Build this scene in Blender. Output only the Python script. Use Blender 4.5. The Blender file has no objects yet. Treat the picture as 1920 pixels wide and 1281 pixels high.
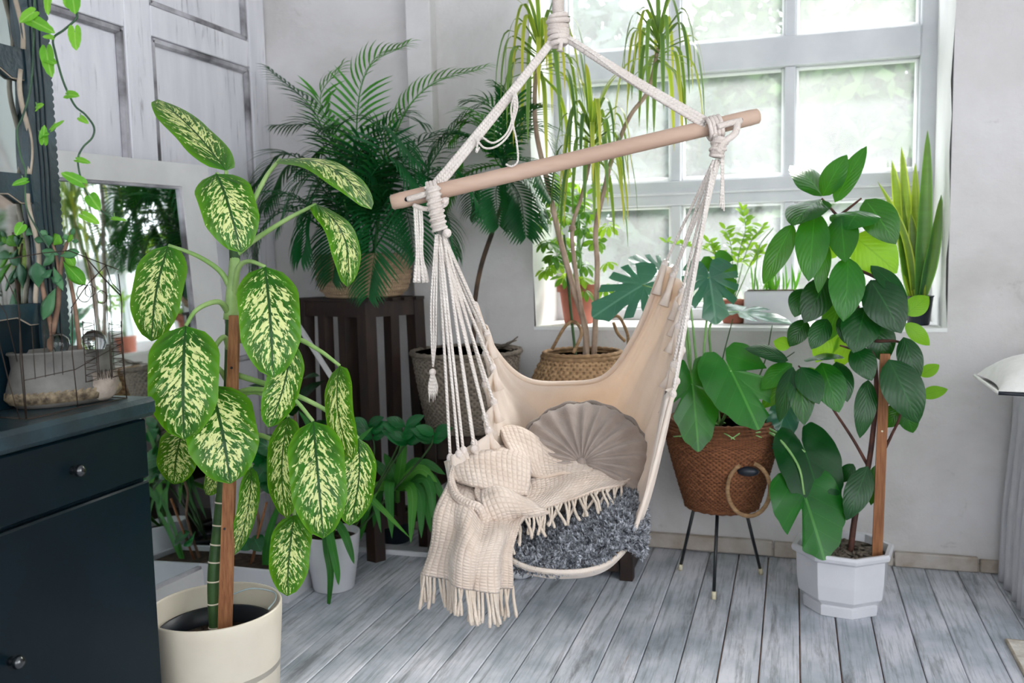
import bpy, math, random
import numpy as np
from mathutils import Vector, Matrix
random.seed(7)
rng = np.random.default_rng(7)
SC = bpy.context.scene
COL = SC.collection
PI = math.pi

# ------------------------------------------------------------------ camera
FPX = 1697.0
YAW, PIT, ROL = math.radians(17.35), math.radians(5.70), math.radians(-1.23)
CAM = Vector((0, 0, 1.25))
_fw = Vector((-math.sin(YAW)*math.cos(PIT), math.cos(YAW)*math.cos(PIT), -math.sin(PIT)))
_r0 = Vector((math.cos(YAW), math.sin(YAW), 0))
_u0 = _r0.cross(_fw)
_r = _r0*math.cos(ROL) + _u0*math.sin(ROL)
_u = -_r0*math.sin(ROL) + _u0*math.cos(ROL)
cd = bpy.data.cameras.new('camera')
cam = bpy.data.objects.new('camera', cd)
COL.objects.link(cam)
cd.sensor_width = 36.0
cd.lens = FPX/1920*36
cd.clip_start = 0.05
cam.matrix_world = Matrix(((_r.x, _u.x, -_fw.x, CAM.x), (_r.y, _u.y, -_fw.y, CAM.y), (_r.z, _u.z, -_fw.z, CAM.z), (0, 0, 0, 1)))
cd.dof.use_dof = True
cd.dof.focus_distance = 2.45
cd.dof.aperture_fstop = 3.2
SC.camera = cam

# ------------------------------------------------------------------ light
w = bpy.data.worlds.new('overcast_sky'); SC.world = w; w.use_nodes = True
nt = w.node_tree; nt.nodes.clear()
bg = nt.nodes.new('ShaderNodeBackground'); out = nt.nodes.new('ShaderNodeOutputWorld')
bg.inputs[0].default_value = (0.90, 0.95, 1.0, 1); bg.inputs[1].default_value = 4.6
nt.links.new(bg.outputs[0], out.inputs[0])
sl = bpy.data.lights.new('soft_sun', 'SUN'); sl.energy = 9.0; sl.angle = math.radians(25); sl.color = (1.0, 0.97, 0.92)
so = bpy.data.objects.new('soft_sun', sl); COL.objects.link(so)
so.rotation_euler = (math.radians(-48), 0, math.radians(-25))      # high sun from behind the window wall
SC.view_settings.view_transform = 'Standard'
SC.view_settings.look = 'None'
SC.view_settings.exposure = 0.22
SC.view_settings.gamma = 1.0
SC.view_settings.use_curve_mapping = False

# ------------------------------------------------------------------ placing helpers
def ray(px, py): return _fw + _r*((px-960)/FPX) - _u*((py-640.5)/FPX)
def A(px, py, d): return CAM + ray(px, py)*d                     # at a depth from the camera
def PY(px, py, y): d = ray(px, py); return CAM + d*(y/d.y)        # on a plane parallel to the window wall
def PZ(px, py, z=0.0): d = ray(px, py); return CAM + d*((z-CAM.z)/d.z)
def PX(px, py, x): d = ray(px, py); return CAM + d*(x/d.x)
def depth(p): return (Vector(p)-CAM).dot(_fw)
V = Vector

# ------------------------------------------------------------------ mesh helpers
class MB:
    def __init__(s): s.v = []; s.f = []; s.uv = []; s.mi = []
    def face(s, idx, uvs=None, m=0):
        s.f.append(tuple(idx)); s.uv.append(uvs if uvs else [(0, 0)]*len(idx)); s.mi.append(m)
    def box(s, lo, hi, bev=0.0, m=0):
        x0, y0, z0 = lo; x1, y1, z1 = hi
        if bev <= 0:
            b = len(s.v)
            s.v += [(x0,y0,z0),(x1,y0,z0),(x1,y1,z0),(x0,y1,z0),(x0,y0,z1),(x1,y0,z1),(x1,y1,z1),(x0,y1,z1)]
            for q in ((0,3,2,1),(4,5,6,7),(0,1,5,4),(1,2,6,5),(2,3,7,6),(3,0,4,7)):
                s.face([b+i for i in q], [(0,0),(1,0),(1,1),(0,1)], m)
            return s
        c = bev; P = {}
        def add(p): s.v.append(p); return len(s.v)-1
        xs = (x0, x1); ys = (y0, y1); zs = (z0, z1)
        for i in (0,1):
            for j in (0,1):
                for k in (0,1):
                    sx = 1 if i == 0 else -1; sy = 1 if j == 0 else -1; sz = 1 if k == 0 else -1
                    P[i,j,k,0] = add((xs[i], ys[j]+sy*c, zs[k]+sz*c))
                    P[i,j,k,1] = add((xs[i]+sx*c, ys[j], zs[k]+sz*c))
                    P[i,j,k,2] = add((xs[i]+sx*c, ys[j]+sy*c, zs[k]))
        F = s.face
        for i in (0,1):
            q = [P[i,0,0,0],P[i,1,0,0],P[i,1,1,0],P[i,0,1,0]]; F(q if i else q[::-1], None, m)
            q = [P[0,i,0,1],P[0,i,1,1],P[1,i,1,1],P[1,i,0,1]]; F(q if i else q[::-1], None, m)
            q = [P[0,0,i,2],P[1,0,i,2],P[1,1,i,2],P[0,1,i,2]]; F(q if i else q[::-1], None, m)
        for a in (0,1):
            for b_ in (0,1):
                F([P[a,b_,0,0],P[a,b_,1,0],P[a,b_,1,1],P[a,b_,0,1]], None, m)
                F([P[a,0,b_,0],P[a,1,b_,0],P[a,1,b_,2],P[a,0,b_,2]], None, m)
                F([P[0,a,b_,1],P[1,a,b_,1],P[1,a,b_,2],P[0,a,b_,2]], None, m)
        for i in (0,1):
            for j in (0,1):
                for k in (0,1): F([P[i,j,k,0],P[i,j,k,1],P[i,j,k,2]], None, m)
        return s
    def tube(s, pts, r, n=8, cap=True, m=0, flat=1.0, upv=None):
        pts = [V(p) for p in pts]; L = len(pts)
        rr = r if isinstance(r, (list, tuple)) else [r]*L
        b = len(s.v); prev = None; acc = 0
        for i, p in enumerate(pts):
            t = (pts[min(i+1, L-1)]-pts[max(i-1, 0)])
            if t.length < 1e-9: t = V((0,0,1))
            t.normalize()
            if prev is None:
                h = V(upv) if upv else (V((0,0,1)) if abs(t.z) < .9 else V((0,1,0)))
                e1 = h - t*h.dot(t)
            else: e1 = prev - t*prev.dot(t)
            if e1.length < 1e-6: e1 = t.orthogonal()
            e1.normalize(); e2 = t.cross(e1); prev = e1
            for k in range(n):
                a = 2*PI*k/n
                s.v.append(tuple(p + e1*(rr[i]*math.cos(a)*flat) + e2*(rr[i]*math.sin(a))))
        lens = [0]
        for i in range(1, L): lens.append(lens[-1]+(pts[i]-pts[i-1]).length)
        for i in range(L-1):
            for k in range(n):
                k2 = (k+1) % n
                s.face([b+i*n+k, b+i*n+k2, b+(i+1)*n+k2, b+(i+1)*n+k],
                       [(k/n, lens[i]), ((k+1)/n, lens[i]), ((k+1)/n, lens[i+1]), (k/n, lens[i+1])], m)
        if cap:
            s.face([b+k for k in range(n)][::-1], None, m); s.face([b+(L-1)*n+k for k in range(n)], None, m)
        return s
    def lathe(s, c, prof, n=32, m=0, fn=None, sx=1.0, sy=1.0, rot=0.0, closed=False):
        # prof: list of (r, z); fn(theta, i, r, z) -> (r, z)
        c = V(c); b = len(s.v); L = len(prof)
        for i, (r, z) in enumerate(prof):
            for k in range(n):
                a = 2*PI*k/n
                r2, z2 = fn(a, i, r, z) if fn else (r, z)
                x, y = r2*math.cos(a)*sx, r2*math.sin(a)*sy
                s.v.append((c.x + x*math.cos(rot)-y*math.sin(rot), c.y + x*math.sin(rot)+y*math.cos(rot), c.z+z2))
        for i in range(L-1):
            for k in range(n):
                k2 = (k+1) % n
                s.face([b+i*n+k, b+i*n+k2, b+(i+1)*n+k2, b+(i+1)*n+k],
                       [(k/n, i/(L-1)), ((k+1)/n, i/(L-1)), ((k+1)/n, (i+1)/(L-1)), (k/n, (i+1)/(L-1))], m)
        if prof[0][0] > 1e-6: s.face([b+k for k in range(n)][::-1], None, m)
        if prof[-1][0] > 1e-6 and closed: s.face([b+(L-1)*n+k for k in range(n)], None, m)
        return s
    def ball(s, c, r, n=8, sc=(1,1,1), m=0):
        c = V(c); b = len(s.v); R = max(4, n//2+1)
        for i in range(R+1):
            ph = PI*i/R
            for k in range(n):
                a = 2*PI*k/n
                s.v.append((c.x+r*sc[0]*math.sin(ph)*math.cos(a), c.y+r*sc[1]*math.sin(ph)*math.sin(a), c.z+r*sc[2]*math.cos(ph)))
        for i in range(R):
            for k in range(n):
                k2 = (k+1) % n
                s.face([b+i*n+k, b+(i+1)*n+k, b+(i+1)*n+k2, b+i*n+k2], None, m)
        return s
    def grid(s, G, m=0, us=1.0, vs=1.0):
        # G[i][j] points
        b = len(s.v); R = len(G); Cn = len(G[0])
        for row in G:
            for p in row: s.v.append(tuple(p))
        for i in range(R-1):
            for j in range(Cn-1):
                s.face([b+i*Cn+j, b+i*Cn+j+1, b+(i+1)*Cn+j+1, b+(i+1)*Cn+j],
                       [(us*j/(Cn-1), vs*i/(R-1)), (us*(j+1)/(Cn-1), vs*i/(R-1)), (us*(j+1)/(Cn-1), vs*(i+1)/(R-1)), (us*j/(Cn-1), vs*(i+1)/(R-1))], m)
        return s
    def prism(s, poly, off, m=0):
        # extrude polygon (list of 3D points) by vector
        b = len(s.v); n = len(poly); off = V(off)
        for p in poly: s.v.append(tuple(p))
        for p in poly: s.v.append(tuple(V(p)+off))
        s.face(list(range(b, b+n))[::-1], None, m); s.face(list(range(b+n, b+2*n)), None, m)
        for k in range(n):
            k2 = (k+1) % n
            s.face([b+k, b+k2, b+n+k2, b+n+k], None, m)
        return s

def wl(o):
    p = V((0, 0, 0))
    while o is not None: p = p + o.location; o = o.parent
    return p

def obj(name, mb, mat, parent=None, smooth=True, loc=None, solid=None, soff=0.0):
    me = bpy.data.meshes.new(name)
    vv = np.array(mb.v, dtype=float)
    if parent is None:
        if loc is None:
            lo, hi = vv.min(0), vv.max(0); loc = ((lo[0]+hi[0])/2, (lo[1]+hi[1])/2, lo[2])
        base = np.array(loc)
    else: base = np.array(wl(parent))
    vv = vv - base
    me.from_pydata([tuple(p) for p in vv], [], mb.f)
    uvl = me.uv_layers.new(name='UVMap')
    flat = [c for fu in mb.uv for uv in fu for c in uv]
    if len(flat) == len(uvl.data)*2: uvl.data.foreach_set('uv', flat)
    mats = mat if isinstance(mat, (list, tuple)) else [mat]
    for mm in mats: me.materials.append(mm)
    if len(mats) > 1: me.polygons.foreach_set('material_index', mb.mi)
    if smooth: me.polygons.foreach_set('use_smooth', [True]*len(me.polygons))
    me.update()
    o = bpy.data.objects.new(name, me); COL.objects.link(o)
    if parent is None: o.location = loc
    else: o.parent = parent
    if solid:
        md = o.modifiers.new('thickness', 'SOLIDIFY'); md.thickness = solid; md.offset = soff
    return o

def tag(o, label=None, cat=None, group=None, kind=None):
    if label: o['label'] = label
    if cat: o['category'] = cat
    if group: o['group'] = group
    if kind: o['kind'] = kind
    return o
def thing(name, loc, label, cat, group=None):
    o = bpy.data.objects.new(name, None); COL.objects.link(o); o.location = loc; o.empty_display_size = .05
    return tag(o, label, cat, group)
def struct(name, mb, mat, parent=None, smooth=False, **k):
    o = obj(name, mb, mat, parent, smooth, **k)
    if parent is None: o['kind'] = 'structure'
    return o

def crom(pts, n):
    """Catmull-Rom through points, n samples per span"""
    P = [np.array(p, float) for p in pts]; P = [2*P[0]-P[1]] + P + [2*P[-1]-P[-2]]
    o = []
    for i in range(1, len(P)-2):
        for k in range(n):
            t = k/n; a, b, c, d = P[i-1], P[i], P[i+1], P[i+2]
            o.append(.5*((2*b)+(c-a)*t+(2*a-5*b+4*c-d)*t*t+(3*b-a-3*c+d)*t**3))
    o.append(P[-2])
    return o
def curve(pts, n=6): return [V(p) for p in crom([tuple(p) for p in pts], n)]
def surf(ctrl, nu, nv):
    """control grid rows -> dense grid"""
    rows = [crom([tuple(p) for p in r], nu) for r in ctrl]
    cols = [crom([rows[i][j] for i in range(len(rows))], nv) for j in range(len(rows[0]))]
    return [[V(cols[j][i]) for j in range(len(cols))] for i in range(len(cols[0]))]
def gnormals(G):
    R, C_ = len(G), len(G[0]); N = []
    for i in range(R):
        N.append([])
        for j in range(C_):
            du = G[i][min(j+1, C_-1)]-G[i][max(j-1, 0)]; dv = G[min(i+1, R-1)][j]-G[max(i-1, 0)][j]
            n = du.cross(dv); n = n.normalized() if n.length > 1e-9 else V((0, 0, 1))
            N[-1].append(n)
    return N

# ------------------------------------------------------------------ materials
def srgb(h):
    if isinstance(h, str):
        h = h.lstrip('#'); c = [int(h[i:i+2], 16)/255 for i in (0, 2, 4)]
    else: c = h
    return tuple((x/12.92 if x <= .04045 else ((x+.055)/1.055)**2.4) for x in c) + (1,)
class NT:
    def __init__(s, name):
        s.m = bpy.data.materials.new(name); s.m.use_nodes = True; s.t = s.m.node_tree; s.t.nodes.clear()
        s.o = s.n('ShaderNodeOutputMaterial')
    def n(s, typ, **k):
        x = s.t.nodes.new(typ)
        for a, b in k.items(): setattr(x, a, b)
        return x
    def l(s, a, b): s.t.links.new(a, b)
    def tc(s, which='Object', scale=(1, 1, 1), rot=(0, 0, 0)):
        c = s.n('ShaderNodeTexCoord'); mp = s.n('ShaderNodeMapping'); mp.inputs['Scale'].default_value = scale; mp.inputs['Rotation'].default_value = rot
        s.l(c.outputs[which], mp.inputs[0]); return mp.outputs[0]
    def noise(s, vec, scale, detail=4, rough=.55, dist=0.0):
        x = s.n('ShaderNodeTexNoise'); x.inputs['Scale'].default_value = scale; x.inputs['Detail'].default_value = detail
        x.inputs['Roughness'].default_value = rough; x.inputs['Distortion'].default_value = dist
        s.l(vec, x.inputs['Vector']); return x.outputs['Fac']
    def ramp(s, fac, stops):
        x = s.n('ShaderNodeValToRGB'); e = x.color_ramp.elements
        while len(e) < len(stops): e.new(.5)
        for i, (p, c) in enumerate(stops): e[i].position = p; e[i].color = c if isinstance(c, tuple) and len(c) == 4 else srgb(c)
        s.l(fac, x.inputs[0]); return x.outputs[0]
    def mix(s, fac, a, b, mode='MIX'):
        x = s.n('ShaderNodeMix', data_type='RGBA', blend_type=mode)
        if isinstance(fac, (int, float)): x.inputs[0].default_value = fac
        else: s.l(fac, x.inputs[0])
        for i, c in ((6, a), (7, b)):
            if isinstance(c, (str, tuple)): x.inputs[i].default_value = srgb(c) if isinstance(c, str) else c
            else: s.l(c, x.inputs[i])
        return x.outputs[2]
    def math(s, op, a, b=None, clamp=False):
        x = s.n('ShaderNodeMath', operation=op, use_clamp=clamp)
        for i, c in ((0, a), (1, b)):
            if c is None: continue
            if isinstance(c, (int, float)): x.inputs[i].default_value = c
            else: s.l(c, x.inputs[i])
        return x.outputs[0]
    def bump(s, h, strength=.3, dist=.01):
        x = s.n('ShaderNodeBump'); x.inputs['Strength'].default_value = strength; x.inputs['Distance'].default_value = dist
        s.l(h, x.inputs['Height']); return x.outputs[0]
    def bsdf(s, col, rough=.6, normal=None, spec=.5, metal=0.0, transl=0.0, tcol=None, sheen=0.0, coat=0.0):
        b = s.n('ShaderNodeBsdfPrincipled')
        if isinstance(col, (str, tuple)): b.inputs['Base Color'].default_value = srgb(col) if isinstance(col, str) else col
        else: s.l(col, b.inputs['Base Color'])
        if isinstance(rough, (int, float)): b.inputs['Roughness'].default_value = rough
        else: s.l(rough, b.inputs['Roughness'])
        b.inputs['Specular IOR Level'].default_value = spec; b.inputs['Metallic'].default_value = metal
        b.inputs['Sheen Weight'].default_value = sheen; b.inputs['Coat Weight'].default_value = coat
        if normal is not None: s.l(normal, b.inputs['Normal'])
        sh = b.outputs[0]
        if transl > 0:
            t = s.n('ShaderNodeBsdfTranslucent'); c = tcol if tcol is not None else col
            if isinstance(c, (str, tuple)): t.inputs[0].default_value = srgb(c) if isinstance(c, str) else c
            else: s.l(c, t.inputs[0])
            if normal is not None: s.l(normal, t.inputs['Normal'])
            mx = s.n('ShaderNodeMixShader'); mx.inputs[0].default_value = transl
            s.l(sh, mx.inputs[1]); s.l(t.outputs[0], mx.inputs[2]); sh = mx.outputs[0]
        s.l(sh, s.o.inputs['Surface']); return s.m

def pmat(name, c1, c2, scale=6, rough=.6, bump=.2, bscale=40, spec=.4, stretch=(1, 1, 1), transl=0.0, bdist=.004, coat=0.0, metal=0.0, sheen=0.0, lo=.35, hi=.65):
    N = NT(name); v = N.tc('Object', stretch)
    f = N.noise(v, scale, 5)
    col = N.ramp(f, [(lo, c1), (hi, c2)])
    nm = N.bump(N.noise(v, bscale, 4), bump, bdist) if bump else None
    return N.bsdf(col, rough, nm, spec, metal, transl, None, sheen, coat)

def leafmat(name, dark, light, rib='#7fae4e', rough=.38, transl=.30, tcol='#7fb51e', spec_=.5, veins=9.0, ribw=.02, vstr=.35):
    N = NT(name); uv = N.tc('UV'); sep = N.n('ShaderNodeSeparateXYZ'); N.l(uv, sep.inputs[0])
    u = N.math('ABSOLUTE', N.math('SUBTRACT', sep.outputs[0], .5))
    vv = sep.outputs[1]
    obc = N.tc('Object'); f = N.noise(obc, 9, 3)
    oi = N.n('ShaderNodeObjectInfo')
    f2 = N.math('ADD', N.math('MULTIPLY', f, .6), N.math('MULTIPLY', oi.outputs['Random'], .4))
    col = N.ramp(f2, [(.25, dark), (.75, light)])
    # side veins: chevrons
    ph = N.math('SUBTRACT', N.math('MULTIPLY', vv, veins), N.math('MULTIPLY', u, veins*.9))
    sn = N.math('ABSOLUTE', N.math('SINE', N.math('MULTIPLY', ph, PI)))
    vein = N.math('LESS_THAN', sn, .10)
    ribm = N.math('LESS_THAN', u, ribw)
    msk = N.math('MAXIMUM', N.math('MULTIPLY', vein, vstr), N.math('MULTIPLY', ribm, .5))
    col2 = N.mix(msk, col, rib)
    nm = N.bump(sn, .14, .003)
    return N.bsdf(col2, rough, nm, spec_*.55, 0, transl, N.mix(.6, col2, tcol))

def dieffmat():
    N = NT('dieffenbachia_leaf'); uv = N.tc('UV'); sep = N.n('ShaderNodeSeparateXYZ'); N.l(uv, sep.inputs[0])
    us = N.math('SUBTRACT', sep.outputs[0], .5); u = N.math('MULTIPLY', N.math('ABSOLUTE', us), 2.0); vv = sep.outputs[1]
    oi = N.n('ShaderNodeObjectInfo')
    # splashes stretched along the side veins
    a = N.math('SUBTRACT', N.math('MULTIPLY', vv, 26.0), N.math('MULTIPLY', u, 7.0))
    b = N.math('MULTIPLY', us, 11.0)
    cmb = N.n('ShaderNodeCombineXYZ'); N.l(b, cmb.inputs[0]); N.l(a, cmb.inputs[1]); N.l(N.math('MULTIPLY', oi.outputs['Random'], 50.0), cmb.inputs[2])
    f = N.noise(cmb.outputs[0], 1.0, 4, .62, .6)
    edge = N.math('MULTIPLY', N.math('POWER', u, 3.0), .22)
    tipf = N.math('MULTIPLY', N.math('POWER', N.math('ABSOLUTE', N.math('SUBTRACT', vv, .55)), 3.0), 1.2)
    sp = N.math('SUBTRACT', N.math('SUBTRACT', f, edge), tipf)
    rib = N.math('LESS_THAN', u, .045)
    m = N.math('MULTIPLY', N.ramp(sp, [(.475, (0, 0, 0, 1)), (.495, (1, 1, 1, 1))]), N.math('SUBTRACT', 1.0, rib))
    g = N.ramp(N.noise(cmb.outputs[0], .35, 2), [(.35, '#14500c'), (.65, '#2d7410')])
    g = N.mix(N.math('MULTIPLY', N.math('POWER', u, 4.0), .7), g, '#6aa414')
    g = N.mix(rib, g, '#16451a')
    col = N.mix(m, g, '#e4ea9c')
    ph = N.math('SINE', N.math('MULTIPLY', N.math('SUBTRACT', N.math('MULTIPLY', vv, 17.0), N.math('MULTIPLY', u, 6.0)), PI))
    nm = N.bump(ph, .22, .004)
    return N.bsdf(col, .36, nm, .32, 0, .30, N.mix(.35, col, '#a8d422'))

def stripmat(name, mid, edge, ew=.30, rough=.4, transl=.35, bands=0.0, tipcol=None):
    N = NT(name); uv = N.tc('UV'); sep = N.n('ShaderNodeSeparateXYZ'); N.l(uv, sep.inputs[0])
    u = N.math('ABSOLUTE', N.math('SUBTRACT', sep.outputs[0], .5))
    f = N.math('GREATER_THAN', u, .5-ew)
    oi = N.n('ShaderNodeObjectInfo')
    md = N.mix(N.math('MULTIPLY', oi.outputs['Random'], .7), mid, edge)
    if bands:
        bn = N.noise(N.tc('Object', (1, 1, bands)), 5, 3)
        md = N.mix(N.math('MULTIPLY', bn, .8), md, '#23401f')
    col = N.mix(f, md, edge)
    if tipcol: col = N.mix(N.math('POWER', sep.outputs[1], 2.0), col, tipcol)
    return N.bsdf(col, rough, None, .5, 0, transl, N.mix(.5, col, '#b8d43a'))

def clothmat(name, c1, c2, waffle=0.0, rough=.95, transl=0.0, tcol=None, ws=(60, 40), wstr=.6, bdist=.006):
    N = NT(name); uv = N.tc('UV'); sep = N.n('ShaderNodeSeparateXYZ'); N.l(uv, sep.inputs[0])
    ob = N.tc('Object'); f = N.noise(ob, 14, 4)
    col = N.ramp(f, [(.3, c1), (.7, c2)])
    h = N.noise(ob, 260, 3)
    if waffle:
        a = N.math('ABSOLUTE', N.math('SINE', N.math('MULTIPLY', sep.outputs[0], ws[0]*PI)))
        b = N.math('ABSOLUTE', N.math('SINE', N.math('MULTIPLY', sep.outputs[1], ws[1]*PI)))
        h2 = N.math('MULTIPLY', N.math('POWER', a, .5), N.math('POWER', b, .5))
        col = N.mix(N.math('MULTIPLY', N.math('SUBTRACT', 1.0, h2), .22), col, '#b59a80')
        h = N.math('ADD', N.math('MULTIPLY', h, .25), h2)
    nm = N.bump(h, wstr, bdist)
    return N.bsdf(col, rough, nm, .15, 0, transl, tcol, .3)

M = {}
# ------------------------------------------------------------------ materials of the shell
def plankmat():
    N = NT('worn_painted_plank'); oi = N.n('ShaderNodeObjectInfo')
    off = N.n('ShaderNodeCombineXYZ'); N.l(N.math('MULTIPLY', oi.outputs['Random'], 37.0), off.inputs[0]); N.l(N.math('MULTIPLY', oi.outputs['Random'], 91.0), off.inputs[1])
    c = N.n('ShaderNodeTexCoord'); ad = N.n('ShaderNodeVectorMath', operation='ADD'); N.l(c.outputs['Object'], ad.inputs[0]); N.l(off.outputs[0], ad.inputs[1])
    mp = N.n('ShaderNodeMapping'); mp.inputs['Scale'].default_value = (9, .9, 1); N.l(ad.outputs[0], mp.inputs[0])
    mp2 = N.n('ShaderNodeMapping'); mp2.inputs['Scale'].default_value = (55, 2.4, 1); N.l(ad.outputs[0], mp2.inputs[0])
    mp3 = N.n('ShaderNodeMapping'); mp3.inputs['Scale'].default_value = (2.2, 1.6, 1); N.l(ad.outputs[0], mp3.inputs[0])
    base = N.ramp(N.noise(mp3.outputs[0], 1.6, 5, .6), [(.30, '#959ea6'), (.46, '#b9bec7'), (.62, '#dadae2')])
    streak = N.noise(mp2.outputs[0], 1.6, 6, .65)
    col = N.mix(N.ramp(streak, [(.48, (0, 0, 0, 1)), (.70, (.8, .8, .8, 1))]), base, '#7f898f')
    wear = N.noise(mp.outputs[0], 2.2, 7, .7, .4)
    col = N.mix(N.ramp(wear, [(.53, (0, 0, 0, 1)), (.68, (.8, .8, .8, 1))]), col, '#6b6d70')
    wear2 = N.noise(mp.outputs[0], 4.1, 6, .7, .2)
    col = N.mix(N.ramp(wear2, [(.66, (0, 0, 0, 1)), (.74, (.7, .7, .7, 1))]), col, '#9c7a62')
    nm = N.bump(streak, .25, .003)
    return N.bsdf(col, N.math('ADD', .38, N.math('MULTIPLY', wear, .25)), nm, .4)
M['plank'] = plankmat()
M['gap'] = pmat('floor_gap_wood', '#5a4434', '#a5765a', 8, .9, .2, 30)
def plastermat():
    N = NT('old_plaster'); v = N.tc('Object')
    col = N.ramp(N.noise(v, 1.6, 6, .6, .3), [(.30, '#bfbbb8'), (.50, '#d4d0cf'), (.72, '#e2dfe0')])
    st = N.noise(v, 5.5, 7, .72, .8)
    col = N.mix(N.ramp(st, [(.62, (0, 0, 0, 1)), (.74, (.45, .45, .45, 1))]), col, '#8f8a80')
    nm = N.bump(N.math('ADD', N.noise(v, 9, 6, .6), N.math('MULTIPLY', N.noise(v, 70, 3), .15)), .30, .02)
    return N.bsdf(col, .85, nm, .2)
M['plaster'] = plastermat()
M['white_plaster'] = pmat('white_reveal_paint', '#e6e6e6', '#f2f2f0', 3, .7, .2, 20)
M['frame'] = pmat('window_frame_paint', '#c9cbd0', '#d9dade', 4, .5, .1, 30)
def doormat():
    N = NT('distressed_white_wood'); v = N.tc('Object', (1, 6, 1.0)); v2 = N.tc('Object', (1, 40, 3))
    col = N.ramp(N.noise(v, 2.0, 5), [(.3, '#dedce3'), (.7, '#efedf2')])
    wr = N.noise(v2, 1.1, 7, .7, .5)
    big = N.noise(N.tc('Object'), 2.6, 4)
    m = N.math('MULTIPLY', N.ramp(wr, [(.55, (0, 0, 0, 1)), (.66, (1, 1, 1, 1))]), N.ramp(big, [(.48, (0, 0, 0, 1)), (.62, (1, 1, 1, 1))]))
    col = N.mix(N.math('MULTIPLY', m, .8), col, '#77737a')
    return N.bsdf(col, .6, N.bump(wr, .2, .003), .3)
M['door'] = doormat()
M['door_moulding'] = pmat('weathered_shadow_moulding', '#5c595c', '#c9c6cc', 4, .8, .4, 60, stretch=(1, 1, 1), lo=.36, hi=.60)  # grey patches: weathered edges plus shadow lines put into the colour
M['base'] = pmat('crumbling_baseboard', '#a89a8c', '#c4bdb6', 9, .9, .5, 50)
def glassmat():
    N = NT('hazed_window_glass'); t = N.n('ShaderNodeBsdfTransparent'); d = N.n('ShaderNodeBsdfTranslucent'); g = N.n('ShaderNodeBsdfGlossy')  # translucent share whitens clear panes, standing in for the bright haze outside
    d.inputs[0].default_value = (.95, .97, .97, 1); g.inputs['Roughness'].default_value = .05
    m1 = N.n('ShaderNodeMixShader')
    N.l(N.ramp(N.noise(N.tc('Object'), 2.2, 4), [(.3, (.07, .07, .07, 1)), (.7, (.13, .13, .13, 1))]), m1.inputs[0])
    N.l(t.outputs[0], m1.inputs[1]); N.l(d.outputs[0], m1.inputs[2])
    m2 = N.n('ShaderNodeMixShader'); m2.inputs[0].default_value = .04; N.l(m1.outputs[0], m2.inputs[1]); N.l(g.outputs[0], m2.inputs[2])
    N.l(m2.outputs[0], N.o.inputs['Surface']); return N.m
M['glass'] = glassmat()
M['mirror'] = NT('mirror_glass').bsdf((.80, .86, .86, 1), .03, None, .5, 1.0)
M['wframe'] = pmat('white_mirror_frame_paint', '#d5d3d2', '#e2e0df', 5, .45, .08, 30)

# ================================================================== THE ROOM
WY = 3.712      # window wall, inner face
LX = -2.30      # left wall, face of the panelling
# floor with planks
fl = MB().box((-2.6, -2.4, -.06), (3.0, WY+.02, -.012))
floor = struct('floor', fl, M['gap'], loc=(0, 0, 0))
pw = .1155; x = -.203 - pw*20; k = 0
pm = {}
while x < 2.6:
    g = .0010 + .0014*random.random()
    m_ = MB().box((x+g, -2.4, -.03), (x+pw-g, WY-.012-.008*random.random(), random.uniform(-.0012, .0012)), .0025)
    p = obj('plank', m_, M['plank'], floor, smooth=False)
    # give each plank its own object space so the wear differs
    x += pw; k += 1

# window wall built round the opening
WX0, WX1, WZ0, WZ1 = -1.058, .55, .927, 2.75
WD = .37
CEIL = 3.05
wb = MB()
wb.box((-2.6, WY, -.1), (WX0, WY+.55, CEIL)); wb.box((WX1, WY, -.1), (3.2, WY+.55, CEIL))
wb.box((WX0, WY, -.1), (WX1, WY+.55, WZ0-.012)); wb.box((WX0, WY, WZ1), (WX1, WY+.55, CEIL))
wall_back = struct('wall_back', wb, M['plaster'], loc=(0, WY, 0))
rv = MB()
rv.box((WX0-.001, WY-.004, WZ0-.014), (WX1+.001, WY+.55, WZ0))
sill = obj('window_ledge', rv, M['white_plaster'], wall_back, smooth=False)
for s_, xx in ((-1, WX0), (1, WX1)):
    # uneven plastered reveal
    ctrl = []
    for i in range(15):
        z = WZ0 + (WZ1-WZ0)*i/14; e = random.uniform(-.006, .006)
        ctrl.append([V((xx-s_*.004+e, WY-.005, z)), V((xx-s_*.009, WY+.03, z)), V((xx-s_*.009, WY+.2, z)), V((xx-s_*.009, WY+.45, z))])
    obj('window_reveal', MB().grid(ctrl), M['white_plaster'], wall_back, smooth=True)
# boxed pipe on the wall between palm and window
pb = MB()
x0, x1 = PY(762, 60, WY-.06).x, PY(808, 60, WY-.06).x
pb.box((x0, WY-.07, .068), (x1, WY, CEIL), .004)
trim = struct('trim_1', pb, M['plaster'])
# crumbling baseboard in lengths
bbx = -2.25; bb = None
lens_ = [.62, .9, .66, .45, .30, .19, .33, .42, .6, .8]
bbm = MB().box((-2.28, WY-.012, 0), (2.6, WY, .03)); bbo = struct('baseboard_back', bbm, M['base'])
for L_ in lens_:
    h = random.uniform(.05, .066)
    obj('baseboard_length', MB().box((bbx+.003, WY-.026-random.random()*.006, random.uniform(.001, .006)), (bbx+L_-.003, WY-.002, h), .004), M['base'], bbo, smooth=False)
    bbx += L_

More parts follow.
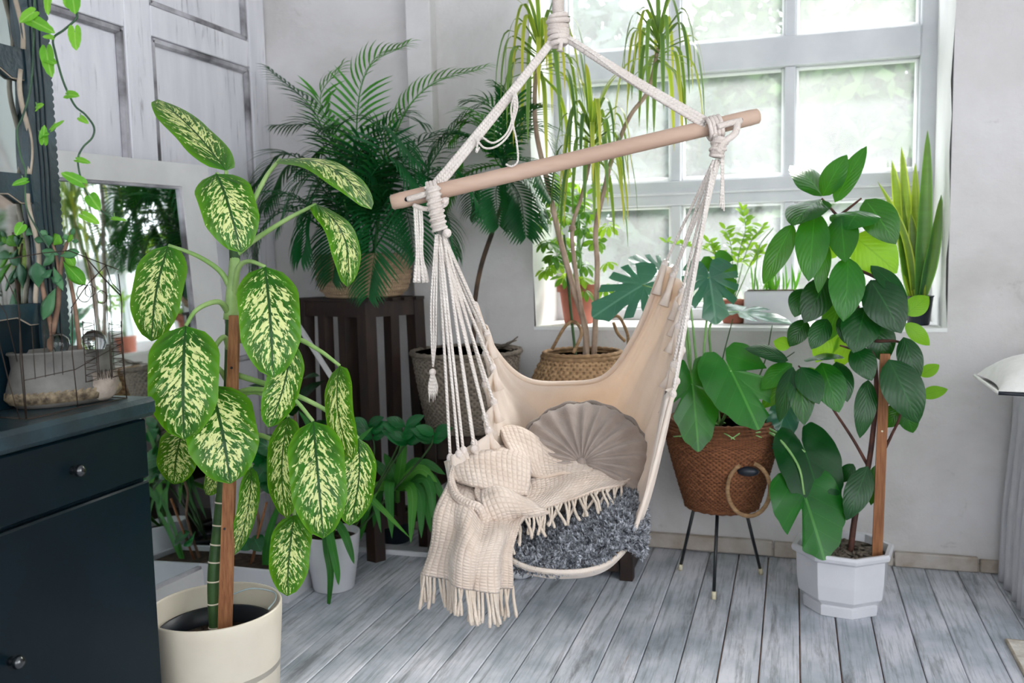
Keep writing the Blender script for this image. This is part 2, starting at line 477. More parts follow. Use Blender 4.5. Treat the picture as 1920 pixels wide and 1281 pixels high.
# left wall: old panelled doors
wl_ = MB().box((-2.6, -2.4, -.1), (LX-.035, WY, CEIL)); wall_left = struct('wall_left', wl_, M['door'], loc=(LX, 0, 0))
def rail(name, y0, y1, z0, z1, mat='door', px=0.0):
    return obj(name, MB().box((LX-.036, y0, z0), (LX+px, y1, z1), .003), M[mat], door, smooth=False)
door = thing('door_1', (LX-.02, 3.0, 0), 'tall distressed white panelled door leaf on the left wall', 'door'); door['kind'] = 'structure'; del door['category']
rail('stile', 3.578, 3.705, 0, CEIL-.02); rail('stile', 2.787, 2.928, 0, CEIL-.02); rail('stile', 2.02, 2.15, 0, CEIL-.02)
for z0, z1 in ((0, .18), (.82, .97), (2.08, 2.192), (2.92, 3.03)):
    rail('rail', 2.93, 3.576, z0, z1); rail('rail', 2.152, 2.785, z0, z1)
for (a, b) in ((2.93, 3.576), (2.152, 2.785)):
    for z0, z1 in ((.18, .82), (.97, 2.08), (2.192, 2.92)):
        obj('panel', MB().box((LX-.034, a+.02, z0+.02), (LX-.026, b-.02, z1-.02), .002), M['door'], door, smooth=False)
        def mould(p0, p1):
            q = MB(); q.tube([V(p0), V(p1)], .0155, 6, True); obj('moulding', q, M['door_moulding'], door, smooth=False)
        xo = LX-.018
        mould((xo, a+.012, z0+.012), (xo, a+.012, z1-.012)); mould((xo, b-.012, z0+.012), (xo, b-.012, z1-.012))
        mould((xo, a+.012, z1-.012), (xo, b-.012, z1-.012)); mould((xo, a+.012, z0+.012), (xo, b-.012, z0+.012))
# ceiling, right wall with a tall window of its own, wall behind the camera with windows
struct('ceiling', MB().box((-2.6, -2.5, CEIL), (3.2, WY+.5, CEIL+.1)), M['white_plaster'])
wr_ = MB()
RX = 2.2
wr_.box((RX, 1.5, -.1), (RX+.2, WY+.5, CEIL)); wr_.box((RX, -2.5, -.1), (RX+.2, 1.5, .5)); wr_.box((RX, -2.5, 2.9), (RX+.2, 1.5, CEIL)); wr_.box((RX, -2.5, .5), (RX+.2, -1.9, 2.9))
struct('wall_right', wr_, M['plaster'])
wf = MB()
wf.box((-2.6, -2.6, -.1), (3.2, -2.4, .7)); wf.box((-2.6, -2.6, 2.8), (3.2, -2.4, CEIL)); wf.box((-2.6, -2.6, .7), (-1.9, -2.4, 2.8)); wf.box((1.8, -2.6, .7), (3.2, -2.4, 2.8)); wf.box((-1.9, -2.6, .7), (-.7, -2.4, 2.8))
struct('wall_front', wf, M['plaster'])

# the window
FY = WY + WD
win = thing('window_1', (-.25, FY, WZ0), 'large grey framed window with many panes above the sill', 'window'); win['kind'] = 'structure'; del win['category']
def wx(px, py=330): return PY(px, py, FY).x
def wz(py, px=1475): return PY(px, py, FY).z
gx = [wx(1066), wx(1257), wx(1276), wx(1470), wx(1490), wx(1721)]
zt0, zt1 = wz(378), wz(331)       # transom
zm0, zm1 = wz(124), wz(68)        # heavy middle rail
zb = WZ0 + .05
ztop = WZ1 - .05
def fb(name, x0, x1, z0, z1, y0=0., y1=.07, mt='frame'): return obj(name, MB().box((x0, FY+y0, z0), (x1, FY+y1, z1), .004), M[mt], win, smooth=False)
fb('stile', WX0-.02, gx[0], WZ0, WZ1, -.01, .08); fb('stile', gx[5], WX1+.02, WZ0, WZ1, -.01, .08)
fb('rail', gx[0], gx[5], zm0, zm1, -.01, .08); fb('rail', gx[0], gx[5], WZ0, zb); fb('rail', gx[0], gx[5], ztop, WZ1)
fb('rail', gx[0], gx[5], zt0, zt0+(zt1-zt0)*.48, -.005); fb('rail', gx[0], gx[5], zt0+(zt1-zt0)*.5, zt1, -.02)
fb('rail_lip', gx[0], gx[5], zt0+(zt1-zt0)*.44, zt0+(zt1-zt0)*.56, -.035, .02)
for (a, b) in ((gx[1], gx[2]), (gx[3], gx[4])):
    for (z0, z1) in ((zb, zt0), (zt1, zm0), (zm1, ztop)): fb('glazing_bar', a, b, z0, z1, .005, .06)
cols = ((gx[0], gx[1]), (gx[2], gx[3]), (gx[4], gx[5]))
for (a, b) in cols:
    for (z0, z1) in ((zb, zt0), (zt1, zm0), (zm1, ztop)):
        obj('pane', MB().box((a-.004, FY+.030, z0-.004), (b+.004, FY+.034, z1+.004)), M['glass'], win, smooth=False)
        # thin bright inner sash line
        for (p, q, r_, s_) in ((a, a+.013, z0, z1), (b-.013, b, z0, z1), (a+.013, b-.013, z0, z0+.022), (a+.013, b-.013, z1-.012, z1)):
            fb('sash_bead', p, q, r_, s_, .040, .075, 'white_plaster')

# ================================================================== THE GARDEN OUTSIDE
M['grass'] = pmat('sunlit_lawn', '#4c6636', '#6f8850', 3, .9, .2, 30)
gm = MB().box((-14, WY+.56, -.5), (14, 26, -.2)); go = obj('lawn', gm, M['grass']); tag(go, 'pale sunlit lawn beyond the window', 'lawn', kind='structure')
def foliage(name, c, rx, ry, rz, n, size, mat, label, trunk=True):
    t = thing(name, (c[0], c[1], -.2), label, 'tree', 'trees in the garden beyond the window')
    m_ = MB(); cc = V(c)
    for i in range(n):
        d = V(rng.normal(size=3)); d.normalize(); d = d*(random.random()**.33)
        p = cc + V((d.x*rx, d.y*ry, d.z*rz))
        a = V(rng.normal(size=3)).normalized()*size*random.uniform(.6, 1.3); b_ = a.cross(V(rng.normal(size=3))).normalized()*size*.5
        k0 = len(m_.v); m_.v += [tuple(p-a), tuple(p+b_), tuple(p+a), tuple(p-b_)]; m_.face([k0, k0+1, k0+2, k0+3])
    o = obj('foliage', m_, mat, t, smooth=False); o['kind'] = 'stuff'
    if trunk: obj('trunk', MB().tube([V((c[0], c[1], -.2)), V((c[0]+.1, c[1], c[2]))], [.14, .08], 8), M['bark'], t)
M['bark'] = pmat('garden_bark', '#6b5a48', '#8d7a64', 6, .9, .4, 30)
M['fol1'] = pmat('garden_leaves_pale', '#27401a', '#4f7034', 3, .7, 0, transl=.25)
M['fol2'] = pmat('garden_leaves_blue_green', '#2a3d38', '#4a6252', 2.5, .7, 0, transl=.25)
for i, (x_, y_, z_, r1, r2, n, mk, lb) in enumerate((
    (-5.2, 9.4, 1.3, 1.5, 1.9, 5200, 'fol1', 'leafy pale tree outside, far left of the window view'),
    (-2.1, 9.4, 1.6, 1.55, 2.2, 7200, 'fol2', 'bluish green tree outside, behind the left panes'),
    (-.5, 12.0, 2.0, 1.6, 2.6, 6200, 'fol1', 'pale tall tree outside, behind the middle panes'),
    (1.0, 9.2, 1.5, 1.5, 2.1, 7200, 'fol1', 'pale bushy tree outside, behind the right panes'),
    (2.9, 12.0, 2.0, 1.7, 2.6, 6000, 'fol2', 'bluish green tree outside, far right of the window view'),
    (-.6, 6.4, .1, 1.0, .8, 2600, 'fol1', 'low bright bush outside just under the lower panes'))):
    foliage('garden_tree', (x_, y_, z_), r1, 1.1, r2, n, .13, M[mk], lb)

# ================================================================== LEAF BUILDERS
def prof_oval(t): return max(0.0, math.sin(PI*min(1, t**.85)))**.75
def prof_dieff(t): return min(1.0, 1.12*max(0.0, math.sin(PI*(t**.9)))**.5) * (1-.08*t)
def prof_obov(t): return max(0.0, math.sin(PI*t**1.35))**.8
def prof_lance(t): return max(0.0, math.sin(PI*t**.7))**.9
def prof_strap(t): return min(1, .55+3*t)*(max(0.0, 1-t**3.0))**.8
def leaf_mb(mb, base, tip, width, nrm, arch=.12, fold=.12, prof=prof_oval, nl=10, nw=4, curl=0.0, wave=0.0, sidebend=0.0):
    """leaf blade from base to tip; arch bows it along its upper normal"""
    base = V(base); tip = V(tip); a = tip-base; L = a.length; ax = a.normalized()
    n = V(nrm); n = n - ax*n.dot(ax)
    if n.length < 1e-5: n = ax.orthogonal()
    n.normalize(); s = ax.cross(n); ph = random.random()*6
    G = []
    for i in range(nl+1):
        t = i/nl; row = []
        c = base + a*t + n*(arch*L*math.sin(PI*t) ) + s*(sidebend*L*math.sin(PI*t))
        hw = width*.5*prof(t)
        if i == nl: hw = max(hw, width*.006)
        for j in range(nw+1):
            q = -1 + 2*j/nw
            h = -curl*hw*q*q + fold*hw*abs(q) + wave*width*math.sin(ph+t*13)*q*q
            row.append(c + s*(hw*q) + n*h)
        G.append(row)
    mb.grid(G); return mb
def lf(parent, base, tip, width, nrm, mat, name='leaf', label=None, solid=None, **k):
    o = obj(name, leaf_mb(MB(), base, tip, width, nrm, **k), mat, parent)
    if label: o['label'] = label
    return o
TOCAM = -_fw
def lpx(parent, b, t, wpx, fn, mat, up=.35, db=0.0, dt=0.0, wf=1.05, side=0.0, **k):
    """leaf given by where its base and tip stand: b, t = (px, py) with fn(px,py,off) the placing"""
    p0 = fn(b[0], b[1], db); p1 = fn(t[0], t[1], dt)
    w_ = wpx*wf*depth((p0+p1)/2)/FPX
    n = (CAM-(p0+p1)/2).normalized() + V((0, 0, up)) + _r*side
    return lf(parent, p0, p1, w_, n, mat, **k)
def stalk(parent, pts, r0, r1, mat, name='leaf_stalk', n=6, sub=5):
    c = curve(pts, sub); L = len(c)
    return obj(name, MB().tube(c, [r0+(r1-r0)*i/(L-1) for i in range(L)], n), mat, parent)
def heart_r(th):
    a = abs(th)/PI                               # 0 at the tip, 1 at the sinus
    pts = [(0, 1.0), (.08, .90), (.2, .72), (.35, .60), (.5, .55), (.65, .54), (.8, .50), (.9, .40), (.97, .20), (1.0, .05)]
    for (x0, y0), (x1, y1) in zip(pts, pts[1:]):
        if a <= x1: f_ = (a-x0)/(x1-x0); f_ = f_*f_*(3-2*f_); return y0+(y1-y0)*f_
    return .05
def heart_leaf(parent, base, tip, width, nrm, mat, slits=(), droop=.10, fold=.10, wave=.02, name='leaf', solid=None):
    """heart shaped blade; slits = angles (fraction of pi, signed) with a depth"""
    base = V(base); tip = V(tip); a = tip-base; L = a.length; ax = a.normalized()
    n = V(nrm); n = (n-ax*n.dot(ax)).normalized(); s = ax.cross(n)
    wmax = max(heart_r(PI*i/60)*math.sin(PI*i/60) for i in range(61))
    sw = width/(2*wmax*L); NT_, NR = 112, 7; m_ = MB(); ph = random.random()*6
    for k in range(NT_):
        th = -PI + 2*PI*(k+.5)/NT_
        r = heart_r(th)
        for (sa, dp, wd) in slits:
            d_ = abs(th/PI - sa)
            if d_ < wd: r *= 1-dp*(1-(d_/wd)**2)**.5
        for j in range(NR+1):
            q = j/NR; y = r*q*math.cos(th); x_ = r*q*math.sin(th)*sw
            h = -droop*(y*y) - .5*droop*x_*x_*2 + fold*abs(x_) + wave*math.sin(ph+th*5)*q*q
            m_.v.append(tuple(base + ax*(y*L) + s*(x_*L) + n*(h*L)))
    for k in range(NT_):
        k2 = (k+1) % NT_
        if k == NT_-1: continue
        for j in range(NR):
            i0, i1 = k*(NR+1)+j, k2*(NR+1)+j
            def uv(ii, jj):
                th = -PI + 2*PI*(ii+.5)/NT_; q = jj/NR*heart_r(th); return (.5+.5*q*math.sin(th), .45+.5*q*math.cos(th))
            m_.face([i0, i1, i1+1, i0+1], [uv(k, j), uv(k2, j), uv(k2, j+1), uv(k, j+1)])
    return obj(name, m_, mat, parent)
MONST = tuple((s_*a, d, .026) for s_ in (-1, 1) for a, d in ((.13, .45), (.27, .52), (.42, .55), (.58, .50)))
MONST2 = tuple((s_*a, d, .030) for s_ in (-1, 1) for a, d in ((.22, .45), (.45, .5)))

def soil_disc(parent, c, r, mat, n=28, name='soil', sx=1, sy=1):
    m_ = MB(); prof = [(r*q, .0) for q in (1, .8, .6, .4, .2)]+[(0, 0.004)]
    m_.lathe(c, prof, n, fn=lambda a, i, rr, z: (rr, z+(random.uniform(-.004, .006) if i else 0)), sx=sx, sy=sy)
    return obj(name, m_, mat, parent)

M['soil'] = pmat('potting_soil', '#2a2019', '#4b3a2c', 40, .95, .8, 90, bdist=.01)
M['soil_grey'] = pmat('dry_soil', '#4a4038', '#7d7266', 60, .95, .8, 90, bdist=.01)
M['dieff'] = dieffmat()
M['dieff_stalk'] = pmat('pale_green_stalk', '#7da356', '#a6c27c', 12, .45, .1, 40, transl=.1)
M['stake'] = pmat('brown_wooden_stake', '#7a4a2c', '#9a6842', 5, .65, .25, 60, stretch=(30, 30, 2))
M['cream_pot'] = pmat('cream_plastic_pot', '#cbc1ae', '#d8cfbe', 3, .38, .03, 60, coat=.1)
M['white_pot'] = pmat('white_glazed_pot', '#c6c6cb', '#d4d4d8', 3, .28, .03, 30, coat=.2)
M['black_plastic'] = pmat('black_plastic', '#10151c', '#1c2531', 5, .4, .1, 30)
M['ring'] = pmat('pale_node_scar', '#c9bfa6', '#ddd5c2', 30, .8, .3, 60)
M['dstem'] = pmat('dark_green_cane', '#23401f', '#3d5c2c', 14, .6, .3, 60)

# ================================================================== DIEFFENBACHIA
PD = 2.45
pc = A(403, 1135, PD); PR = 122*PD/FPX; rim = pc.z
dief = thing('potted_dieffenbachia', (pc.x, pc.y, 0), 'tall dieffenbachia with cream-splashed green leaves in a round cream pot', 'houseplant')
def potprof(R, Rb, h, t=.008, inner=.5, lip=0.0):
    return [(Rb*.9, 0), (Rb, .006), (Rb+(R-Rb)*.5, h*.5), (R-.001, h*.9), (R+lip, h-.004), (R+lip-.002, h), (R-t+.001, h), (R-t, h-.006), (R-t-.004, h*inner), (0.001, h*inner-.002)]
obj('pot', MB().lathe((pc.x, pc.y, 0), potprof(PR, PR*.88, rim, .007, .45), 64), M['cream_pot'], dief)
ip = MB().lathe((pc.x, pc.y, rim*.45), [(PR*.82, 0), (PR*.86, rim*.36), (PR*.865, rim*.365), (PR*.83, rim*.36), (PR*.8, rim*.2)], 48)
obj('inner_pot', ip, M['black_plastic'], dief)
soil_disc(dief, (pc.x, pc.y, rim*.66), PR*.81, M['soil'], 40)
def D(px, py, o=0.0): return A(px, py, PD+o)
st = curve([V((D(403, 1180).x, D(403, 1180).y, rim*.6)), D(400, 1090), D(410, 985, .01), D(424, 850, .02), D(430, 700, .02), D(434, 560, .01), D(440, 480), D(432, 410), D(428, 330)], 6)
obj('stem', MB().tube(st, [.016]*22+[.014]*(len(st)-30)+[.010]*8, 12), M['dstem'], dief)
st_g = curve([D(432, 600, .0), D(436, 540), D(440, 480), D(434, 410), D(425, 330)], 5)
obj('green_shoot', MB().tube(st_g, [.019-.011*i/(len(st_g)-1) for i in range(len(st_g))], 12), M['dieff_stalk'], dief)
for i in range(9):
    p = st[2+i*2]
    d_ = (st[3+i*2]-st[1+i*2]).normalized()
    obj('leaf_scar', MB().tube([p-d_*.002, p+d_*.002], .0172, 12), M['ring'] if i % 3 else M['cream_pot'], dief)
sb_, st_ = D(420, 1176, -.035), D(438, 592, -.035)
sk = MB(); wv = _r*.0175
ax_ = (st_-sb_).normalized()
sb_ = sb_ - ax_*.06
poly = [sb_-wv, sb_+wv, st_+wv*.75, st_-wv*.75]
sk.prism(poly, V((TOCAM.x, TOCAM.y, 0)).normalized()*-.018)
obj('stake', sk, M['stake'], dief, smooth=False)
for py_ in (992, 690): obj('nail', MB().ball(D(421 if py_ > 800 else 434, py_, -.037), .0035, 8), M['black_plastic'], dief)
DL = [  # base, tip, width px, base off, tip off, up, wf, arch, side
 ((424, 320), (296, 186), 62, .0, .12, 2.6, 1.7, .04, .9),
 ((406, 325), (452, 473), 100, -.06, -.13, .6, 1.05, .16, .0),
 ((526, 298), (697, 392), 52, .03, -.02, 5.0, 2.4, .16, .1),
 ((593, 383), (652, 538), 52, -.02, -.06, .5, 1.6, .20, 1.3),
 ((316, 460), (284, 640), 93, -.03, -.08, .5, 1.05, .10, -.3),
 ((497, 500), (512, 708), 110, -.09, -.16, .5, 1.05, .12, .1),
 ((348, 611), (345, 824), 124, -.12, -.18, .5, 1.05, .12, -.1),
 ((545, 640), (503, 802), 52, -.04, -.10, .3, 1.5, .10, .9),
 ((394, 722), (432, 907), 128, -.06, -.15, .9, 1.05, .14, .1),
 ((345, 800), (326, 908), 76, .02, .0, .4, 1.1, .08, -.4),
 ((432, 860), (386, 927), 42, .04, .05, .4, 1.2, .08, -.5),
 ((541, 782), (537, 972), 60, -.02, -.06, .3, 1.2, .10, -.6),
 ((587, 790), (606, 1010), 101, -.08, -.16, .4, 1.05, .12, .0),
 ((672, 822), (655, 986), 62, .0, -.04, .3, 1.3, .10, .8),
 ((637, 686), (661, 862), 52, -.03, -.08, .3, 1.4, .12, -.9),
 ((552, 966), (539, 1118), 68, -.03, -.08, .3, 1.15, .10, -.2),
 ((472, 876), (438, 1042), 26, .01, .0, .2, 2.0, .08, 1.3),
]
dleaf = []
for (b, t, w_, db, dt, up, wf_, ar, sd) in DL:
    dleaf.append(lpx(dief, b, t, w_, D, M['dieff'], up=up, db=db, dt=dt, wf=wf_, side=sd, arch=ar, fold=.10, curl=.18, prof=prof_dieff, nl=18, nw=8, wave=.012))
DS = [
 [(424, 350, .0), (424, 320, .0)], [(430, 400, -.0), (418, 345, -.03), (406, 325, -.06)],
 [(440, 475, .0), (470, 390, .01), (500, 330, .02), (526, 298, .03)],
 [(440, 480, .0), (480, 448, -.0), (540, 410, -.01), (593, 383, -.02)],
 [(432, 540, .0), (412, 508, -.01), (370, 480, -.02), (316, 460, -.03)],
 [(438, 560, .0), (446, 505, -.04), (466, 490, -.07), (497, 500, -.09)],
 [(430, 590, .0), (410, 566, -.05), (370, 580, -.09), (348, 611, -.12)],
 [(434, 640, .02), (490, 620, -.01), (530, 625, -.03), (545, 640, -.04)],
 [(430, 660, .02), (420, 632, -.02), (400, 660, -.04), (394, 722, -.06)],
 [(430, 720, .02), (405, 690, .02), (375, 730, .02), (345, 800, .02)],
 [(430, 780, .02), (436, 810, .03), (432, 860, .04)],
 [(434, 760, .02), (470, 735, .0), (515, 750, -.01), (541, 782, -.02)],
 [(434, 740, .02), (480, 730, -.02), (545, 745, -.05), (587, 790, -.08)],
 [(434, 700, .02), (540, 735, .0), (620, 775, .0), (672, 822, .0)],
 [(434, 640, .02), (540, 632, .0), (595, 655, -.02), (637, 686, -.03)],
 [(430, 840, .02), (480, 815, .0), (530, 850, -.02), (552, 966, -.03)],
 [(430, 870, .02), (455, 850, .02), (472, 876, .01)],
]
for lf_, ps in zip(dleaf, DS): stalk(lf_, [D(*p) for p in ps], .0085, .0048, M['dieff_stalk'], n=8)
obj('plant_tie', MB().tube([D(424+8*math.cos(a), 752+5*math.sin(a), -.03-.025*math.sin(a)) for a in [2*PI*i/14 for i in range(15)]], .004, 6), M['dieff_stalk'], dief)
wt = curve([D(428, 1118, -.0), D(470, 1104, .02), D(512, 1110, .04), D(516, 1125, .0), D(503, 1142, -.06)], 6)
obj('watering_tube', MB().tube(wt, .0022, 6), pmat('grey_tube', '#7f8f92', '#a8b4b6', 5, .4, 0), dief)

# ================================================================== HAMMOCK CHAIR
M['rope'] = clothmat('cotton_rope', '#cfc0b6', '#e4d8d0', 0, .95, 0, wstr=.8, bdist=.004)
def twistmat():
    N = NT('twisted_cotton_cord'); uv = N.tc('UV'); sep = N.n('ShaderNodeSeparateXYZ'); N.l(uv, sep.inputs[0])
    s_ = N.math('SINE', N.math('ADD', N.math('MULTIPLY', sep.outputs[1], 700.0), N.math('MULTIPLY', sep.outputs[0], 2*PI*2)))
    return N.bsdf(N.ramp(N.noise(N.tc('Object'), 12, 3), [(.3, '#dcd0c7'), (.7, '#ebe2da')]), .95, N.bump(s_, .45, .002), .1, 0, .08, '#e8d5c0', .3)
M['cord'] = twistmat()
M['barwood'] = pmat('pale_turned_wood', '#b49684', '#c2a693', 1.5, .55, .06, 60, stretch=(2, 2, 14), spec=.3)
M['canvas'] = clothmat('cream_cotton_canvas', '#e8dbcf', '#f2e8de', 0, .95, .34, '#f8dfbc', wstr=.25, bdist=.003)
HD = 2.5
ham = thing('hammock_chair', A(1060, 1060, 2.4), 'cream cotton hammock chair hanging from a wooden spreader bar', 'hammock chair')
bl, br = A(733, 380, HD-.0), A(1423, 217, HD+.02); bdir = (br-bl).normalized()
BRAD = .0222
bar = MB().tube([bl, bl+bdir*.004, bl+bdir*.03, br-bdir*.03, br-bdir*.004, br], [BRAD*.75, BRAD*.93, BRAD, BRAD, BRAD*.93, BRAD*.75], 20)
obj('spreader_bar', bar, M['barwood'], ham)
for px_, py_ in ((762, 374), (1389, 225)):
    p = A(px_, py_, HD-.022); obj('bar_hole', MB().ball(p, .006, 10, (1, .5, 1)), M['black_plastic'], ham)
kn = A(1047, 62, HD+.01)
wl_pt, wr_pt = A(815, 352, HD), A(1325, 232, HD)
def rope(name, pts, r, mat='cord', n=8, sub=6, parent=None):
    return obj(name, MB().tube(curve(pts, sub), r, n), M[mat], parent or ham)
# suspension ropes: two plaited strands per side
for (p, o_) in ((wl_pt, -.01), (wr_pt, .01)):
    dirv = (p-kn).normalized(); sd = dirv.cross(_fw).normalized()
    for q in (-1, 0, 1): rope('suspension_rope', [kn+sd*q*.004-V((0, 0, .0)), kn.lerp(p, .5)+sd*q*.007-V((0, 0, .004)), p+sd*q*.010], .0068)
top = V((kn.x, kn.y, CEIL-.002))
rope('hanging_rope', [kn, kn.lerp(top, .4), top], .016, 'rope', 10, 3)
obj('ceiling_hook', MB().tube([top-V((0, 0, .05)), top], .006, 8), M['black_plastic'], ham)
for i, zz in enumerate((-.028, -.016, -.004, .008, .020, .032, .044)):
    rr = (.022, .024, .025, .025, .023, .027, .022)[i]
    pts = [kn+V((rr*math.cos(a), rr*math.sin(a), zz+.004*math.cos(a+i))) for a in [2*PI*j/18 for j in range(19)]]
    obj('knot_turn', MB().tube(pts, .0078, 7, False), M['rope'], ham)
rope('rope_end', [kn+V((.004, -.02, -.02)), A(1052, 75, HD-.01), A(1050, 96, HD-.01)], [.006]*12+[.010], 'rope', 7)
rope('loose_cord', [A(1056, 66, HD), A(1110, 100, HD-.02), A(1160, 138, HD-.01), A(1205, 168, HD)], .003)
# dangling loops on the left rope
for pts in ([(905, 258), (925, 268), (950, 250), (962, 215), (965, 180)], [(893, 262), (910, 278), (935, 272), (958, 245), (966, 200), (966, 172)],
            [(964, 178), (958, 205), (962, 235), (968, 262), (971, 300), (960, 312), (948, 308)], [(968, 175), (970, 200), (963, 228)], [(897, 262), (893, 285), (899, 276)]):
    rope('loose_cord', [A(a, b, HD-.012) for a, b in pts], .0029)
# wraps round the bar
def wraps(px, py, n, spread, rad, name='bar_wrap'):
    c = A(px, py, HD)
    for i in range(n):
        o_ = bdir*((i-(n-1)/2)*spread)
        e1 = V((0, 0, 1)); e1 = (e1-bdir*e1.dot(bdir)).normalized(); e2 = bdir.cross(e1)
        pts = [c+o_+e1*(rad*1.12*math.cos(a))+e2*(rad*math.sin(a))+bdir*.004*a/(2*PI) for a in [2*PI*j/16 for j in range(17)]]
        obj(name, MB().tube(pts, .0062, 6, False), M['rope'], ham)
wraps(812, 362, 3, .010, .026); wraps(1338, 240, 4, .0105, .026)
# wrapped bundles under the bar
def bundle(p0, p1, r0, r1, turns):
    p0, p1 = V(p0), V(p1); d_ = (p1-p0); ax = d_.normalized(); e1 = ax.orthogonal().normalized(); e2 = ax.cross(e1)
    obj('cord_bundle', MB().tube([p0, p0.lerp(p1, .5), p1], [r0, (r0+r1)/2, r1], 12), M['rope'], ham)
    pts = []
    for j in range(turns*14+1):
        t = j/(turns*14); a = 2*PI*turns*t; r = r0+(r1-r0)*t
        pts.append(p0+d_*t+e1*(r*math.cos(a))+e2*(r*math.sin(a)))
    obj('binding_cord', MB().tube(pts, .0045, 6), M['rope'], ham)
bundle(A(810, 350, HD-.034), A(824, 432, HD-.02), .019, .020, 8)
obj('knot', MB().ball(A(838, 437, HD-.03), .013, 10), M['rope'], ham)
bundle(A(1352, 258, HD-.02), A(1342, 295, HD-.015), .022, .019, 3)
rope('knot_loop', [A(1383, 228, HD-.024), A(1378, 250, HD-.03), A(1356, 268, HD-.035), A(1345, 285, HD-.03)], .010, 'rope', 8)
rope('knot_loop', [A(1390, 226, HD-.022), A(1365, 232, HD-.028), A(1345, 238, HD-.03)], .0085, 'rope', 8)
rope('knot_loop', [A(764, 374, HD-.022), A(785, 368, HD-.028), A(805, 362, HD-.03)], .0085, 'rope', 8)
rope('knot_loop', [A(775, 385, HD-.012), A(800, 392, HD-.02), A(832, 385, HD-.02), A(838, 372, HD-.01)], .007, 'rope', 8)
obj('knot', MB().ball(A(834, 378, HD-.02), .012, 10), M['rope'], ham)
# tassels
for i, dx in enumerate((-5, -1, 4, 8)):
    rope('tassel_cord', [A(782+dx, 390, HD-.015), A(784+dx, 430, HD-.02), A(785+dx*.8, 470, HD-.02), A(786+dx*1.2, 500, HD-.02), A(787+dx*1.9, 530, HD-.02)], [.0035]*18+[.0055]*7)
for dx in (-3, 1, 5): rope('tassel_cord', [A(818+dx*.4, 440, HD-.035), A(812+dx*1.2, 560, HD-.04), A(812+dx, 640, HD-.04), A(812, 688, HD-.04)], .0027)
obj('knot', MB().ball(A(811, 698, HD-.04), .010, 10), M['rope'], ham)
for dx in (-6, -3, 0, 3, 6): rope('tassel_cord', [A(811, 700, HD-.04), A(812+dx, 722, HD-.04), A(812+dx*1.2, 742+random.uniform(0, 16), HD-.04)], [.005]*8+[.0042, .0035, .002, .001, .0006])
# the canvas seat
ctrl = [
 [(893, 572, 2.60), (932, 660, 2.66), (985, 712, 2.78), (1060, 719, 2.88), (1135, 706, 2.86), (1192, 628, 2.74), (1250, 495, 2.62)],
 [(916, 655, 2.56), (945, 735, 2.68), (992, 790, 2.84), (1060, 830, 2.92), (1140, 800, 2.90), (1215, 665, 2.74), (1272, 525, 2.58)],
 [(917, 741, 2.50), (945, 840, 2.58), (985, 950, 2.68), (1065, 985, 2.72), (1140, 955, 2.70), (1225, 765, 2.60), (1275, 600, 2.52)],
 [(905, 818, 2.44), (915, 910, 2.45), (970, 1012, 2.48), (1070, 1035, 2.48), (1150, 1010, 2.48), (1228, 850, 2.44), (1268, 680, 2.45)],
 [(842, 858, 2.38), (862, 950, 2.34), (960, 1050, 2.27), (1075, 1072, 2.23), (1160, 1040, 2.27), (1210, 940, 2.32), (1256, 738, 2.38)],
 [(850, 864, 2.46), (872, 960, 2.44), (965, 1064, 2.40), (1075, 1084, 2.37), (1155, 1054, 2.40), (1206, 955, 2.43), (1256, 748, 2.46)]]
G = surf([[A(*p) for p in r] for r in ctrl], 12, 12); Nn = gnormals(G)
nr, nc = len(G), len(G[0])
for i in range(nr):
    for j in range(nc):
        u_ = j/(nc-1); v_ = i/(nr-1)
        e = abs(u_-.5)*2
        G[i][j] = G[i][j] + Nn[i][j]*(.0115*e*e*math.sin(v_*40+2*math.sin(u_*4)) + .004*e*math.sin(v_*93+1.3))
seat = obj('canvas_seat', MB().grid(G, us=1, vs=1), M['canvas'], ham, solid=.004)
def hem(pts, r): obj('hem', MB().tube(pts, r, 8, True, flat=.7), M['canvas'], ham)
hem([p for p in G[0]], .011); hem([p for p in G[48]], .006)
def cords(origin, ends, r=.0042):
    for k, (e, sag) in enumerate(ends):
        o_ = origin + V((random.uniform(-.010, .010), random.uniform(-.008, .008), random.uniform(-.004, .004)))
        e = V(e); mid = o_.lerp(e, .5)+V((0, 0, -sag))
        rope('cord', [o_, mid, e], r, 'cord', 7, 8)
        obj('knot', MB().ball(e, .0105, 10, (1, 1, 1.15)), M['rope'], ham)
        obj('canvas_gather', MB().tube([e, e+V((0, 0, -.02))+(A(1060, 900, 2.5)-e)*.04, e+V((0, 0, -.035))+(A(1060, 900, 2.5)-e)*.09], [.009, .008, .015], 8), M['canvas'], ham)
edgeL = [G[i][0] for i in range(49)]; edgeR = [G[i][-1] for i in range(49)]; nr = 49
lo_ = A(826, 440, HD-.02)
cl = []
for q in range(12): cl.append((edgeL[int(q*(nr-1)/11)], 0.0))
cl += [(A(860, 852, 2.38), 0), (A(889, 842, 2.41), 0)]
cords(lo_, cl)
ro_ = A(1343, 300, HD-.012)
cords(ro_, [(edgeR[int(q*(nr-1)/9)], 0.0) for q in range(10)])
for dx in (0, 4, 8): rope('tassel_cord', [A(1352+dx*.5, 290, HD-.02), A(1353+dx*.4, 340, HD-.02), A(1350+dx*.9, 388+dx, HD-.02)], .0025)

